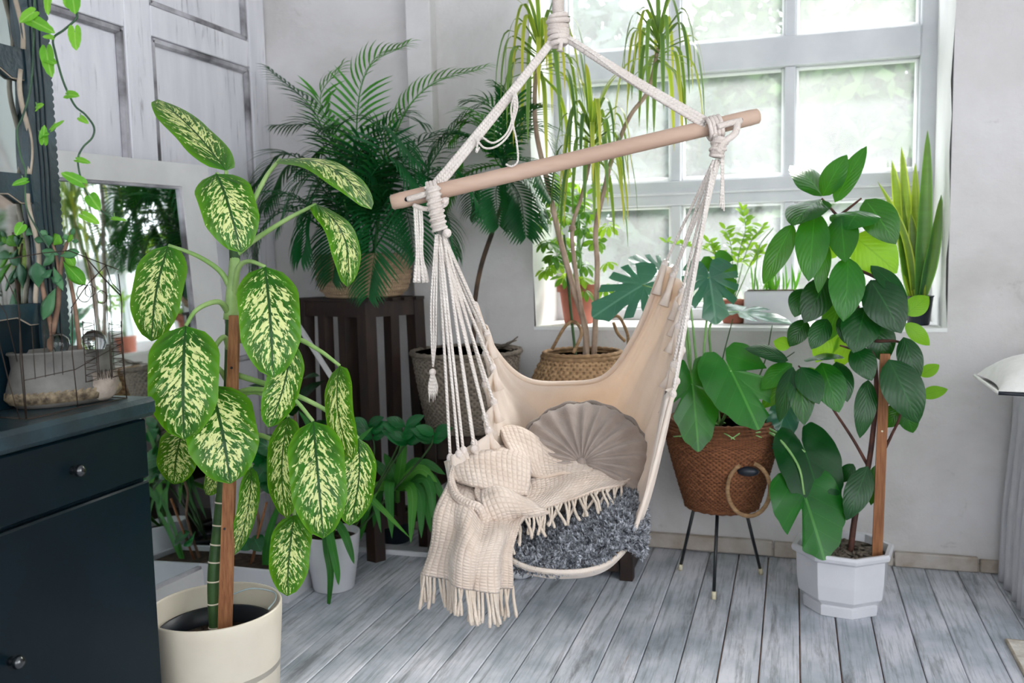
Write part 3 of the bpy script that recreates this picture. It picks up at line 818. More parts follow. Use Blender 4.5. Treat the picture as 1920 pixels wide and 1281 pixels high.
# ------------------------------------------------------------------ pleated pillow
M['linen'] = clothmat('taupe_linen', '#8f8078', '#a2948a', 0, .95, .05, wstr=.4, bdist=.003)
M['piping'] = clothmat('grey_piping', '#756a62', '#8a7d74', 0, .95, 0, wstr=.4)
pcn = A(1092, 878, 2.56); n_ = (TOCAM*.9+V((0, 0, .45))+_r*-.12).normalized()
e1 = (_r - n_*_r.dot(n_)).normalized(); e2 = n_.cross(e1)
PRD = .198
pil = thing('round_pillow', pcn-V((0, 0, .12)), 'round pleated taupe linen pillow propped against the hammock back', 'pillow')
def pillow_face(sgn, thick):
    m_ = MB(); NA, NR = 132, 16; c0 = len(m_.v)
    for i in range(NR+1):
        q = i/NR
        for k in range(NA):
            a = 2*PI*k/NA
            pl = math.sin(a*22+.8*math.sin(a*5)); pl2 = (abs(pl)**.6)*(1 if pl > 0 else -1)
            r = PRD*q*(1+.012*math.sin(a*44)*(q > .95))
            z = thick*(1-q**2.6)**.6*(1-.35*math.exp(-(q/.12)**2)) + .0085*pl2*min(1, q*2.4)*(1-.55*q**6)
            m_.v.append(tuple(pcn + e1*(r*math.cos(a)) + e2*(r*math.sin(a)) + n_*(sgn*z)))
    for i in range(NR):
        for k in range(NA):
            k2 = (k+1) % NA; f_ = [i*NA+k, i*NA+k2, (i+1)*NA+k2, (i+1)*NA+k]
            m_.face(f_ if sgn < 0 else f_[::-1], [(k/NA, i/NR)]*4)
    return m_
obj('cover', pillow_face(1, .068), M['linen'], pil); obj('cover_back', pillow_face(-1, .055), M['linen'], pil)
pts = [pcn + e1*(PRD*(1+.014*math.sin(a*19))*math.cos(a)) + e2*(PRD*(1+.014*math.sin(a*19))*math.sin(a)) + n_*(.006*math.sin(a*11)) for a in [2*PI*k/150 for k in range(151)]]
obj('piping', MB().tube(pts, .0065, 7, False), M['piping'], pil)
obj('button', MB().ball(pcn+n_*.05, .014, 12, (1, 1, 1)), M['linen'], pil)

# ------------------------------------------------------------------ shaggy cushion
M['shag'] = pmat('grey_shag_pile', '#44474e', '#b6b8be', 70, .95, 0, 30)
M['shag_base'] = pmat('grey_shag_backing', '#45484e', '#70737a', 40, .95, .4, 60)
ctrl = [
 [(945, 925, 2.62), (1020, 925, 2.64), (1100, 918, 2.64), (1160, 908, 2.62), (1200, 908, 2.56)],
 [(940, 970, 2.48), (1030, 965, 2.48), (1100, 945, 2.48), (1165, 925, 2.47), (1206, 938, 2.44)],
 [(940, 1010, 2.36), (1035, 1005, 2.34), (1105, 985, 2.33), (1168, 958, 2.35), (1208, 985, 2.37)],
 [(945, 1045, 2.29), (1042, 1052, 2.245), (1118, 1032, 2.25), (1168, 1002, 2.27), (1204, 1022, 2.31)]]
Gc = surf([[A(*p) for p in r] for r in ctrl], 8, 8); Nc = gnormals(Gc)
sgn = -1 if Nc[8][16].z < 0 else 1
cush = thing('shaggy_cushion', A(1090, 1040, 2.35), 'shaggy slate-grey cushion lying on the hammock seat', 'cushion')
obj('cover', MB().grid(Gc), M['shag_base'], cush, solid=.035, soff=-1.0*sgn)
tf = MB()
R_, C_ = len(Gc), len(Gc[0])
def tuft(p, n, L):
    for _ in range(1):
        d = (n + V(rng.normal(size=3))*.75 + V((0, 0, -.15))).normalized(); s_ = d.orthogonal().normalized(); s_.rotate(Matrix.Rotation(random.random()*6, 3, d))
        b = len(tf.v); wv_ = s_*.0026; m1 = p+d*L*.55; d2 = (d+V(rng.normal(size=3))*.6).normalized(); m2 = m1+d2*L*.5
        tf.v.extend([tuple(p-wv_), tuple(p+wv_), tuple(m1+wv_), tuple(m1-wv_), tuple(m2)])
        tf.face([b, b+1, b+2, b+3]); tf.face([b+3, b+2, b+4])
for _ in range(15000):
    i = random.random()*(R_-1.001); j = random.random()*(C_-1.001); i0, j0 = int(i), int(j)
    p = Gc[i0][j0].lerp(Gc[i0+1][j0], i-i0).lerp(Gc[i0][j0+1].lerp(Gc[i0+1][j0+1], i-i0), j-j0)
    tuft(p, Nc[i0][j0]*sgn, random.uniform(.012, .024))
for _ in range(2600):      # front and right edges
    if random.random() < .7: k = random.random()*(C_-1.001); p = Gc[-1][int(k)].lerp(Gc[-1][int(k)+1], k % 1); n = TOCAM
    else: k = random.random()*(R_-1.001); p = Gc[int(k)][-1].lerp(Gc[int(k)+1][-1], k % 1); n = _r
    tuft(p-V((0, 0, random.random()*.034)), n, random.uniform(.012, .022))
o = obj('pile', tf, M['shag'], cush, smooth=False); o['kind'] = 'stuff'

# ------------------------------------------------------------------ knitted throw
M['knit'] = clothmat('cream_waffle_knit', '#cab6a6', '#dfcec0', 1, .98, .0, ws=(16, 20), wstr=.55, bdist=.006)
M['knit_roll'] = clothmat('cream_knit_roll', '#cab6a6', '#dfcec0', 1, .98, .0, ws=(6, 120), wstr=.55, bdist=.006)
M['fringe'] = clothmat('cream_fringe_yarn', '#cdbba8', '#dccdbd', 0, .98, .03, wstr=.6)
thr = thing('throw_blanket', A(900, 1150, 2.2), 'cream waffle-knit throw with fringe spilling over the left of the hammock', 'blanket')
def sheet(ctrl, nu=10, nv=10, wr=.004, ws=(1, 1), fd=0.0):
    G = surf([[A(*p) for p in r] for r in ctrl], nu, nv); Nq = gnormals(G); a = random.random()*6
    sg = 1 if sum(Nq[len(G)//2][j].dot(TOCAM) for j in range(len(G[0]))) > 0 else -1
    for i in range(len(G)):
        for j in range(len(G[0])):
            G[i][j] = G[i][j] + Nq[i][j]*sg*(wr*math.sin(a+i*.33+j*.21)+wr*.6*math.sin(j*.5+2*math.sin(i*.2))+fd*(i/len(G))**.7*math.sin(j*.46+.9))
    obj('knit_fold', MB().grid(G, us=ws[0], vs=ws[1]), M['knit'], thr, solid=.010)
    return G
hang = sheet([
 [(848, 872, 2.385), (884, 892, 2.42), (908, 922, 2.40), (955, 960, 2.30), (990, 962, 2.30)],
 [(830, 940, 2.30), (862, 952, 2.26), (905, 985, 2.22), (942, 998, 2.23), (968, 1000, 2.25)],
 [(812, 1010, 2.26), (848, 1018, 2.20), (888, 1040, 2.15), (930, 1038, 2.18), (960, 1048, 2.22)],
 [(799, 1078, 2.25), (838, 1088, 2.19), (880, 1108, 2.14), (922, 1110, 2.17), (957, 1102, 2.22)]], 10, 10, .005, (1.3, 1.9), .013)
sheet([   # crest of the heap folded towards the camera
 [(880, 846, 2.50), (918, 836, 2.52), (958, 842, 2.53), (992, 858, 2.50)],
 [(850, 862, 2.43), (893, 852, 2.43), (947, 852, 2.43), (995, 868, 2.42)],
 [(846, 884, 2.365), (893, 880, 2.34), (947, 888, 2.34), (993, 902, 2.35)],
 [(856, 903, 2.335), (900, 910, 2.30), (950, 925, 2.305), (990, 926, 2.33)],
 [(862, 898, 2.37), (905, 908, 2.34), (950, 918, 2.345), (985, 918, 2.37)]], 10, 8, .002, (1.0, .9))
sheet([   # ridge behind, by the pillow
 [(930, 815, 2.60), (965, 800, 2.63), (1015, 826, 2.62), (1065, 850, 2.60), (1112, 868, 2.57)],
 [(936, 806, 2.56), (972, 803, 2.57), (1020, 832, 2.56), (1065, 852, 2.55), (1112, 868, 2.53)],
 [(948, 835, 2.49), (985, 850, 2.50), (1025, 866, 2.50), (1065, 872, 2.50), (1110, 884, 2.48)],
 [(980, 885, 2.44), (1003, 893, 2.44), (1032, 893, 2.45), (1062, 890, 2.46), (1100, 893, 2.46)]], 8, 8, .003, (1.1, .8))
sheet([   # small roll in front of the heap
 [(905, 912, 2.33), (925, 905, 2.33), (945, 915, 2.34), (985, 935, 2.36)],
 [(903, 935, 2.27), (930, 925, 2.26), (965, 935, 2.28), (1005, 945, 2.32)],
 [(915, 970, 2.26), (945, 960, 2.25), (980, 958, 2.27), (1020, 955, 2.31)],
 [(920, 985, 2.28), (950, 980, 2.28), (985, 970, 2.30), (1030, 958, 2.33)]], 7, 7, .003, (.7, .6))
flap = sheet([
 [(985, 905, 2.45), (1040, 885, 2.48), (1090, 872, 2.51), (1140, 882, 2.53), (1188, 893, 2.53)],
 [(985, 930, 2.37), (1040, 918, 2.40), (1090, 900, 2.43), (1135, 897, 2.47), (1183, 899, 2.49)],
 [(935, 998, 2.26), (1000, 962, 2.31), (1050, 944, 2.345), (1105, 926, 2.39), (1165, 913, 2.44)]], 9, 9, .003, (1.6, .8))
# rolled lips of the fold at the left
for pts, r_ in (([(852, 872, 2.38), (846, 900, 2.335), (856, 930, 2.285), (878, 945, 2.26), (899, 953, 2.25), (906, 975, 2.25), (900, 995, 2.245)], .0125),
                ([(903, 900, 2.33), (896, 922, 2.305), (905, 942, 2.275), (914, 962, 2.26), (911, 984, 2.25), (918, 998, 2.25)], .0115)):
    c = curve([A(*p) for p in pts], 7); n_c = len(c)
    obj('knit_fold', MB().tube(c, [r_*(.55+.45*math.sin(PI*(i+1)/(n_c+1))) for i in range(n_c)], 12), M['knit_roll'], thr)
# fringes
def fringe(p, d, L, sp=.25, r=.0042):
    pts = [p]; q = p; dd = V(d)
    for i in range(4):
        dd = (dd + V((random.uniform(-sp, sp), random.uniform(-sp, sp)*.4, 0))*.6).normalized(); q = q+dd*L/4; pts.append(q)
    obj('fringe', MB().tube(curve(pts, 2), [r*.9]*4+[r]*3+[r*1.15, r*.9], 6), M['fringe'], thr)
row = hang[-1]
for k in range(40):
    t = k/39*(len(row)-1.001); p = row[int(t)].lerp(row[int(t)+1], t % 1)
    fringe(p+V((0, 0, .006)), (random.uniform(-.1, .1), -.03, -1), random.uniform(.072, .094), .16)
row = flap[-1]
for k in range(34):
    t = k/33*(len(row)-1.001); p = row[int(t)].lerp(row[int(t)+1], t % 1)
    fringe(p, (random.uniform(-.15, .45), -.55, -.75 if k < 14 else -.55), random.uniform(.05, .075), .45, .0038)

# ================================================================== PALMS
M['palm'] = leafmat('palm_leaflet', '#06361c', '#14622e', '#2a7638', .40, .2, '#4f9a2a', .5, 3, .03, .1)
M['palm_young'] = leafmat('young_palm_leaflet', '#1f7024', '#469a2e', '#66b04a', .42, .3, '#8ccc2a', .5, 3, .03, .1)
M['palm_stem'] = pmat('palm_stalk', '#2c5a2c', '#4a7a3a', 10, .5, .1, 40)
M['cane_dark'] = pmat('dark_thin_trunk', '#2b241e', '#5a4434', 18, .8, .4, 60)
def frond(parent, pts, n, ll, wid, mat, hang=.5, name='frond', start=.28, fwdlean=.9):
    c = curve(pts, 8); L = len(c); m_ = MB()
    if V(pts[-1]).z < V(pts[0]).z+.03: fwdlean, hang = .30, .25
    lens = [0]
    for i in range(1, L): lens.append(lens[-1]+(c[i]-c[i-1]).length)
    tot = lens[-1]
    m_.tube(c, [.0042-.0032*i/(L-1) for i in range(L)], 5)
    for k in range(n):
        t = start+(1-start)*(k/(n-1)); s_ = t*tot; i = max(0, min(L-2, next((q for q in range(L-1) if lens[q+1] >= s_), L-2)))
        f_ = (s_-lens[i])/max(1e-6, lens[i+1]-lens[i]); p = c[i].lerp(c[i+1], f_); tg = (c[i+1]-c[i]).normalized()
        sd = tg.cross(V((0, 0, 1)))
        if sd.length < .2: sd = tg.cross(TOCAM)
        sd.normalize(); upn = sd.cross(tg)
        q = (t-start)/(1-start); le = ll*(math.sin(PI*(.12+.80*q))**.7)
        for s2 in (-1, 1):
            d = (sd*s2*(1-.35*q) + tg*(.45+fwdlean*q) + upn*.12 - V((0, 0, hang*.35))).normalized()
            tip = p + d*le*random.uniform(.9, 1.05) - V((0, 0, hang*le*.26))
            leaf_mb(m_, p, tip, wid, upn+V((0, 0, .4))+TOCAM*.2, arch=.13, fold=.16, prof=prof_lance, nl=5, nw=2)
    return obj(name, m_, mat, parent)
def wicker(parent, c, prof, mat, name='basket', n=120, rows=60, amp=.003, kx=40, sx=1, sy=1, braid=False, rot=0):
    """woven wall; prof = [(r,z)] outline from foot to rim"""
    P_ = crom([(r, z) for r, z in prof], max(2, rows//(len(prof)-1)))
    pr = [(float(a), float(b)) for a, b in P_]; L = len(pr)
    def fn(a, i, r, z):
        if braid: h = abs(math.sin(i*PI/4.0))*(.7+.5*math.cos(a*kx+(i//4)*PI+ (i % 4)*.7*(1 if (i//4) % 2 else -1)))
        else: h = math.sin(a*kx)*(1 if (i//2) % 2 else -1)*.8 + .5*(i % 2)
        return r+amp*h, z
    m_ = MB().lathe(c, pr, n, fn=fn, sx=sx, sy=sy, rot=rot)
    inner = [(max(.002, r-.012), z) for r, z in pr[::-1]]
    m_.lathe(c, [(pr[-1][0], pr[-1][1])]+inner[:len(inner)*2//3], n, sx=sx, sy=sy, rot=rot)
    return obj(name, m_, mat, parent)
def ring(parent, c, r, tr, mat, name='rim', n=60, braid=14, sx=1, sy=1, rot=0, amp=.25):
    pts = []
    for k in range(n+1):
        a = 2*PI*k/n; x_, y_ = r*math.cos(a)*sx, r*math.sin(a)*sy
        pts.append(V((c[0]+x_*math.cos(rot)-y_*math.sin(rot), c[1]+x_*math.sin(rot)+y_*math.cos(rot), c[2])))
    return obj(name, MB().tube(pts, [tr*(1+amp*math.sin(braid*2*PI*k/n)) for k in range(n+1)], 8, False), mat, parent)
def wovenmat(name, c1, c2, dk, nu=60, nv=26, rough=.8):
    N = NT(name); uv = N.tc('UV'); sep = N.n('ShaderNodeSeparateXYZ'); N.l(uv, sep.inputs[0])
    a = N.math('SINE', N.math('MULTIPLY', sep.outputs[0], nu*2*PI)); b = N.math('SINE', N.math('MULTIPLY', sep.outputs[1], nv*2*PI))
    h = N.math('MULTIPLY', a, b)
    col = N.ramp(N.noise(N.tc('Object', (6, 6, 40)), 4, 5, .6), [(.3, c1), (.7, c2)])
    col = N.mix(N.math('MULTIPLY', N.math('LESS_THAN', h, -.35), .55), col, dk)
    return N.bsdf(col, rough, N.bump(h, .5, .004), .3)
M['wick_pale'] = wovenmat('pale_coiled_straw', '#a98e72', '#c8ac8c', '#6d553f', 90, 9)
M['wick_grey'] = wovenmat('grey_wicker', '#685d54', '#8e8274', '#3a322b', 48, 20)
M['wick_sea'] = wovenmat('seagrass_braid', '#8a6a4c', '#b4926c', '#48321f', 44, 12)
M['wick_brown'] = wovenmat('brown_wicker', '#5e3822', '#8c5a3a', '#2e1a0e', 56, 30)
M['darkwood'] = pmat('dark_stained_wood', '#1c1310', '#301f18', 4, .5, .25, 50, stretch=(8, 8, 2))

# --- stand under the palm
SY = 3.36
cF = PY(684, 561, SY-.10); sz = cF.z       # nearest corner
aR = math.radians(28)
dL = V((-math.cos(aR), math.sin(aR)*.72, 0)).normalized(); dR = V((math.sin(aR)*1.2, math.cos(aR), 0)).normalized()
dL = V((-.955, .295, 0)); dR = V((.56, .83, 0)).normalized()
WL, WR = .40, .28
stand = thing('plant_stand', (cF.x+dL.x*.2+dR.x*.15, cF.y+dL.y*.2+dR.y*.15, 0), 'tall dark wooden slatted plant stand in the left corner', 'plant stand')
def slat(p, hw, z0, z1, name, flare=0.0, outv=V((0, 0, 0))):
    ax1, ax2 = dL, dR; m_ = MB(); b = p - V((0, 0, p.z))
    pts = []
    for (z, fl_) in ((z0, flare), (z1, 0)):
        for s1, s2 in ((-1, -1), (1, -1), (1, 1), (-1, 1)): q = b + dL*hw*s1 + dR*hw*s2 + outv*fl_; pts.append((q.x, q.y, z))
    k0 = len(m_.v); m_.v += pts
    for q in ((0,3,2,1),(4,5,6,7),(0,1,5,4),(1,2,6,5),(2,3,7,6),(3,0,4,7)): m_.face(list(q))
    return obj(name, m_, M['darkwood'], stand, smooth=False)
cs = [cF+dL*.025+dR*.025, cF+dL*(WL-.025)+dR*.025, cF+dL*(WL-.025)+dR*(WR-.025), cF+dL*.025+dR*(WR-.025)]
mid = (cs[0]+cs[2])/2
for c_ in cs: slat(c_, .024, .0, sz-.012, 'leg', .025, (c_-mid).normalized())
for (p0, p1, nn) in ((cs[0], cs[1], 2), (cs[0], cs[3], 1)):
    for i in range(nn):
        slat(p0.lerp(p1, (i+1)/(nn+1)), .020, .16, sz-.05, 'slat')
def beam(p0, p1, hw, z0, z1, name, par=None, mat='darkwood'):
    p0, p1 = V(p0), V(p1); d_ = (p1-p0).normalized(); s_ = V((-d_.y, d_.x, 0))*hw
    m_ = MB().prism([V((p0+s_).xy.to_tuple()+(z0,)), V((p1+s_).xy.to_tuple()+(z0,)), V((p1-s_).xy.to_tuple()+(z0,)), V((p0-s_).xy.to_tuple()+(z0,))], (0, 0, z1-z0))
    return obj(name, m_, M[mat], par or stand, smooth=False)
for i in range(4):
    beam(cs[i], cs[(i+1) % 4], .020, sz-.075, sz-.014, 'apron'); beam(cs[i], cs[(i+1) % 4], .014, .12, .165, 'stretcher')
for i in range(5):
    t = (i+.5)/5; beam(cF+dR*(WR*t)-dL*.01, cF+dR*(WR*t)+dL*(WL+.01), WR/5*.47, sz-.013, sz, 'top_board')

q0 = PY(553, 603, cF.y+.10); q1 = PY(645, 748, cF.y+.0); n0 = V((-dL.y, dL.x, 0))
if n0.y > 0: n0 = -n0
def onface(px, py):
    r_ = ray(px, py); f0 = cF + n0*.012; t_ = (f0-CAM).dot(n0)/r_.dot(n0); return CAM+r_*t_
q0, q1 = onface(553, 603), onface(655, 762); wq = V((.006, 0, .007))
br_ = obj('brace', MB().prism([q0-wq, q0+wq, q1+wq, q1-wq], n0*-.010), M['wframe'], stand, smooth=False); br_['label'] = 'pale diagonal brace'

# --- palm in the straw basket
pb_ = PY(664, 556, SY); pbc = V((cF.x+dL.x*.17+dR.x*.14, cF.y+dL.y*.17+dR.y*.14, sz+.001))
pal = thing('potted_palm', pbc, 'big dark green feathery palm in a pale coiled straw basket on the stand', 'houseplant')
BR = 87*depth(pbc)/FPX
wicker(pal, pbc, [(BR*.72, 0), (BR*.92, .03), (BR, .09), (BR*.98, .15), (BR*.94, .18)], M['wick_pale'], n=96, rows=36, amp=.003, kx=3)
for i in range(8): ring(pal, (pbc.x, pbc.y, sz+.012+i*.0225), BR*(.80, .90, .95, .985, 1.0, 1.0, .985, .955)[i], .0085, M['wick_pale'], 'coil', 48, 24)
soil_disc(pal, (pbc.x, pbc.y, sz+.15), BR*.86, M['soil'])
def Q(px, py, o=0.0): return PY(px, py, pbc.y+o)
FR = [
 ([(650, 470), (630, 330), (590, 210), (505, 130)], .05), ([(690, 470), (668, 250), (690, 130), (762, 84)], .0),
 ([(700, 470), (738, 260), (800, 165), (905, 128)], .06), ([(650, 470), (640, 320), (600, 240), (520, 235)], -.05),
 ([(690, 470), (720, 300), (690, 225), (610, 240)], -.15), ([(640, 470), (590, 330), (530, 290), (478, 345)], .0),
 ([(640, 470), (570, 380), (510, 370), (465, 455)], -.1), ([(710, 470), (760, 300), (840, 250), (935, 285)], .05),
 ([(710, 470), (780, 350), (850, 320), (905, 400)], -.05), ([(690, 460), (690, 330), (640, 300), (570, 395)], -.2),
 ([(690, 470), (690, 400), (705, 440), (692, 552)], -.28), ([(640, 460), (560, 400), (500, 420), (478, 505)], -.08),
 ([(700, 460), (730, 370), (760, 390), (778, 480)], -.2), ([(680, 460), (670, 300), (720, 240), (780, 300)], -.18),
 ([(705, 460), (800, 320), (860, 230), (910, 190)], .12), ([(650, 460), (600, 330), (540, 310), (500, 385)], .12),
 ([(660, 460), (630, 380), (590, 390), (570, 475)], -.22), ([(690, 460), (650, 300), (600, 190), (640, 125)], .1),
 ([(680, 460), (690, 350), (740, 300), (800, 370)], -.22), ([(670, 460), (640, 340), (580, 330), (530, 420)], -.22),
 ([(690, 460), (720, 360), (780, 330), (830, 400)], .12), ([(670, 460), (660, 330), (620, 270), (560, 320)], .1),
 ([(685, 460), (700, 310), (740, 220), (790, 230)], .05), ([(690, 460), (660, 400), (640, 420), (625, 520)], -.24),
 ([(700, 460), (760, 390), (820, 400), (850, 470)], .0), ([(690, 460), (700, 330), (660, 260), (700, 330)], -.1),
]
for i, (ps, o_) in enumerate(FR):
    n_p = len(ps); tipo = o_
    pts = [V((pbc.x+random.uniform(-.05, .05), pbc.y+random.uniform(-.04, .04), sz+.15))] + [Q(a, b, tipo*(k+1)/n_p) for k, (a, b) in enumerate(ps)][1:]
    big = i in (1, 2)
    frond(pal, pts, 28, .185, .0125, M['palm_young'] if i in (1, 17, 2) else M['palm'], hang=.75 if i not in (1, 2) else .35)
for i in range(7):
    a = 2*PI*i/7; b0 = V((pbc.x+.04*math.cos(a), pbc.y+.04*math.sin(a), sz+.15)); stalk(pal, [b0, b0+V((.03*math.cos(a), .03*math.sin(a), .12)), b0+V((.06*math.cos(a), .05*math.sin(a)-.02, .26))], .007, .004, M['palm_stem'], 'stem')

# --- low dark bench along the wall
bc0 = PZ(1186, 1092); BZ = .53; BX0, BX1, BY0, BY1 = -1.40, bc0.x, bc0.y, 3.655
bench = thing('low_bench', ((BX0+BX1)/2, (BY0+BY1)/2, 0), 'low dark wooden bench against the wall behind the hammock', 'bench')
def bbx_(name, lo, hi, bev=.003): return obj(name, MB().box(lo, hi, bev), M['darkwood'], bench, smooth=False)
for x_ in (BX0, (BX0+BX1)/2-.02, BX1-.05):
    for y_ in (BY0, BY1-.05): bbx_('leg', (x_, y_, 0), (x_+.05, y_+.05, BZ-.03))
for k in range(3):
    y0 = BY0-.01+k*(BY1-BY0+.02)/3; bbx_('top_board', (BX0-.01, y0+.002, BZ-.03), (BX1+.01, y0+(BY1-BY0+.02)/3-.002, BZ))
bbx_('rail', (BX0+.05, BY0+.008, .03), (BX1-.05, BY0+.038, .095)); bbx_('rail', (BX0+.05, BY0+.008, BZ-.1), (BX1-.05, BY0+.034, BZ-.03))
bbx_('end_panel', (BX1-.03, BY0+.05, .02), (BX1-.008, BY1-.05, BZ-.03)); bbx_('end_panel', (BX0+.008, BY0+.05, .3), (BX0+.03, BY1-.05, BZ-.03))
bbx_('back_panel', (BX0+.05, BY1-.03, .03), (BX1-.05, BY1-.012, BZ-.03)); bbx_('shelf', (BX0+.05, BY0+.04, .075), (BX1-.05, BY1-.03, .092))

# --- thin palm in the grey wicker basket
gb = V(((PY(778, 655, 3.42).x+PY(970, 655, 3.42).x)/2, 3.43, BZ+.001)); GR = (PY(970, 655, 3.42).x-PY(778, 655, 3.42).x)/2
pal2 = thing('potted_palm', gb, 'slender palm on a thin dark trunk in a grey wicker basket', 'houseplant')
gh = PY(870, 660, 3.42).z - BZ
wicker(pal2, gb, [(GR*.74, 0), (GR*.80, .06), (GR*.90, gh*.55), (GR*.985, gh*.93), (GR, gh)], M['wick_grey'], n=128, rows=56, amp=.0035, kx=22)
ring(pal2, (gb.x, gb.y, gb.z+gh), GR, .010, M['wick_grey'], 'rim', 80, 30); ring(pal2, (gb.x, gb.y, gb.z+.01), GR*.75, .008, M['wick_grey'], 'foot_rim', 60, 24)
soil_disc(pal2, (gb.x, gb.y, gb.z+gh*.78), GR*.88, M['soil'])
for i in range(9):
    a0 = PY(930+i*2, 655-random.random()*6, 3.40-.01*i); a1 = PY(955+random.random()*20, 640-i*1.5+random.random()*20, 3.37-.01*i)
    obj('loose_twig', MB().tube([a0, a0.lerp(a1, .5)+V((0, 0, .004)), a1], .0028, 5), M['wick_grey'], pal2)
tr2 = curve([V((gb.x+.03, gb.y, gb.z+gh*.75)), PY(890, 575, 3.46), PY(902, 500, 3.47), PY(925, 430, 3.47), PY(944, 370, 3.48), PY(947, 320, 3.48)], 6)
obj('trunk', MB().tube(tr2, [.010]*18+[.008]*(len(tr2)-18), 8), M['cane_dark'], pal2)
cr = PY(947, 320, 3.48)
FR2 = [[(935, 260), (890, 215), (850, 260)], [(950, 250), (960, 190), (930, 160)], [(960, 270), (1010, 240), (1045, 300)], [(955, 300), (1000, 310), (1030, 370)],
       [(930, 290), (880, 280), (850, 350)], [(950, 330), (975, 370), (985, 440)], [(935, 330), (900, 340), (885, 400)], [(945, 280), (985, 220), (1010, 200)],
       [(930, 300), (905, 240), (870, 230)], [(940, 340), (930, 360), (935, 420)], [(955, 310), (990, 350), (1020, 420)], [(940, 270), (920, 200), (880, 190)], [(930, 310), (870, 330), (835, 390)], [(925, 280), (850, 250), (810, 300)]]
for i, ps in enumerate(FR2):
    frond(pal2, [cr]+[PY(a, b, 3.48-(.10 if i % 2 else -.02)*(k+1)/3) for k, (a, b) in enumerate(ps)], 19, .145, .0150, M['palm'] if i % 4 else M['palm_young'], hang=.6, start=.15)

# --- dragon tree in the seagrass belly basket
sgc = V((PY(1092, 690, 3.42).x, 3.42, BZ+.001))
drc = thing('potted_dragon_tree', sgc, 'leaning dragon tree with drooping yellow-green crowns in a seagrass belly basket', 'houseplant')
SH = PY(1092, 668, 3.42).z - BZ
SRR = .205
wicker(drc, sgc, [(SRR*.70, 0), (SRR*.93, .045), (SRR, SH*.45), (SRR*.93, SH*.75), (SRR*.74, SH)], M['wick_sea'], n=160, rows=56, amp=.007, kx=24, braid=True)
ring(drc, (sgc.x, sgc.y, sgc.z+SH), SRR*.74, .010, M['wick_sea'], 'rim', 72, 30)
ring(drc, (sgc.x, sgc.y, sgc.z+SH+.014), SRR*.72, .008, M['wick_sea'], 'rim', 72, 30)
soil_disc(drc, (sgc.x, sgc.y, sgc.z+SH*.80), SRR*.72, M['soil'])
for (pts) in ([(1035, 655, 3.36), (1060, 612, 3.36), (1078, 604, 3.37), (1090, 625, 3.33), (1075, 662, 3.28)], [(1140, 598, 3.48), (1160, 594, 3.50), (1176, 625, 3.52), (1178, 650, 3.5)], [(1150, 605, 3.45), (1158, 625, 3.47), (1172, 640, 3.46)]):
    obj('handle', MB().tube(curve([PY(*p) for p in pts], 6), .0065, 7), M['wick_sea'], drc)
M['cane'] = pmat('grey_brown_cane', '#8d7563', '#b39c88', 14, .75, .4, 60)
drm = stripmat('dragon_tree_leaf', '#3f7a2c', '#a8b83a', .16, .4, .25, tipcol='#d0c040')
drm2 = stripmat('dragon_tree_leaf_dark', '#234f2c', '#6f9438', .12, .4, .2)
sb0 = V((sgc.x+.01, sgc.y, sgc.z+SH*.78))
c1 = [sb0, PY(1098, 620, 3.42), PY(1075, 540, 3.42), PY(1048, 440, 3.42), PY(1026, 340, 3.42), PY(1006, 250, 3.42), PY(1003, 170, 3.42), PY(1012, 100, 3.42)]
c2 = [sb0+V((.02, 0, 0)), PY(1090, 580, 3.40), PY(1078, 500, 3.40), PY(1073, 428, 3.40), PY(1090, 370, 3.40), PY(1106, 300, 3.40), PY(1109, 248, 3.40)]
c3 = [sb0+V((.03, .01, 0)), PY(1117, 590, 3.44), PY(1120, 500, 3.44), PY(1117, 430, 3.44), PY(1132, 360, 3.44), PY(1147, 300, 3.44), PY(1180, 220, 3.44), PY(1215, 170, 3.44), PY(1234, 90, 3.44)]
for c_, r_ in ((c1, .0135), (c2, .010), (c3, .0115)): stalk(drc, c_, r_, r_*.6, M['cane'], 'cane', 8, 6)
obj('knuckle', MB().ball(PY(1073, 428, 3.40), .014, 8), M['cane'], drc)
stalk(drc, [sb0-V((.03, 0, 0)), PY(1068, 560, 3.44), PY(1058, 440, 3.45)], .006, .005, M['dstem'], 'support_rod', 6)
def crown(c, n, L, hgt, spread, seed):
    random.seed(seed)
    for i in range(n):
        q = i/n; a = i*2.399963; el = math.radians(75-105*q+random.uniform(-8, 8)); h0 = V((0, 0, -q*hgt))
        o_ = V((math.cos(a), math.sin(a), 0)); le = L*random.uniform(.75, 1.1)
        p0 = c+h0; p1 = p0+(o_*math.cos(el)+V((0, 0, math.sin(el))))*le*.42*spread
        p2 = p1+o_*le*.13*spread-V((0, 0, le*(.16+.25*q))); p3 = p2+o_*le*.03-V((0, 0, le*.38))
        if q < .10: p2 = p1+(p1-p0)*.5+o_*.02; p3 = p2+(p1-p0)*.3+o_*.03-V((0, 0, .01))
        cv = curve([p0, p1, p2, p3], 4); m_ = MB(); Gq = []
        sd = V((-o_.y, o_.x, 0))*.0085
        for k, p in enumerate(cv):
            t = k/(len(cv)-1); w_ = min(1, .5+3*t)*(1-t**4)+.02
            Gq.append([p-sd*w_, p+V((0, 0, -.0015)), p+sd*w_])
        obj('leaf', m_.grid(Gq), drm if random.random() < .5 else drm2, drc)
crown(PY(1013, 75, 3.42), 46, .42, .13, .85, 1); crown(PY(1235, 60, 3.44), 40, .38, .11, .80, 2); crown(PY(1110, 235, 3.40), 48, .38, .12, .80, 3)
random.seed(11)

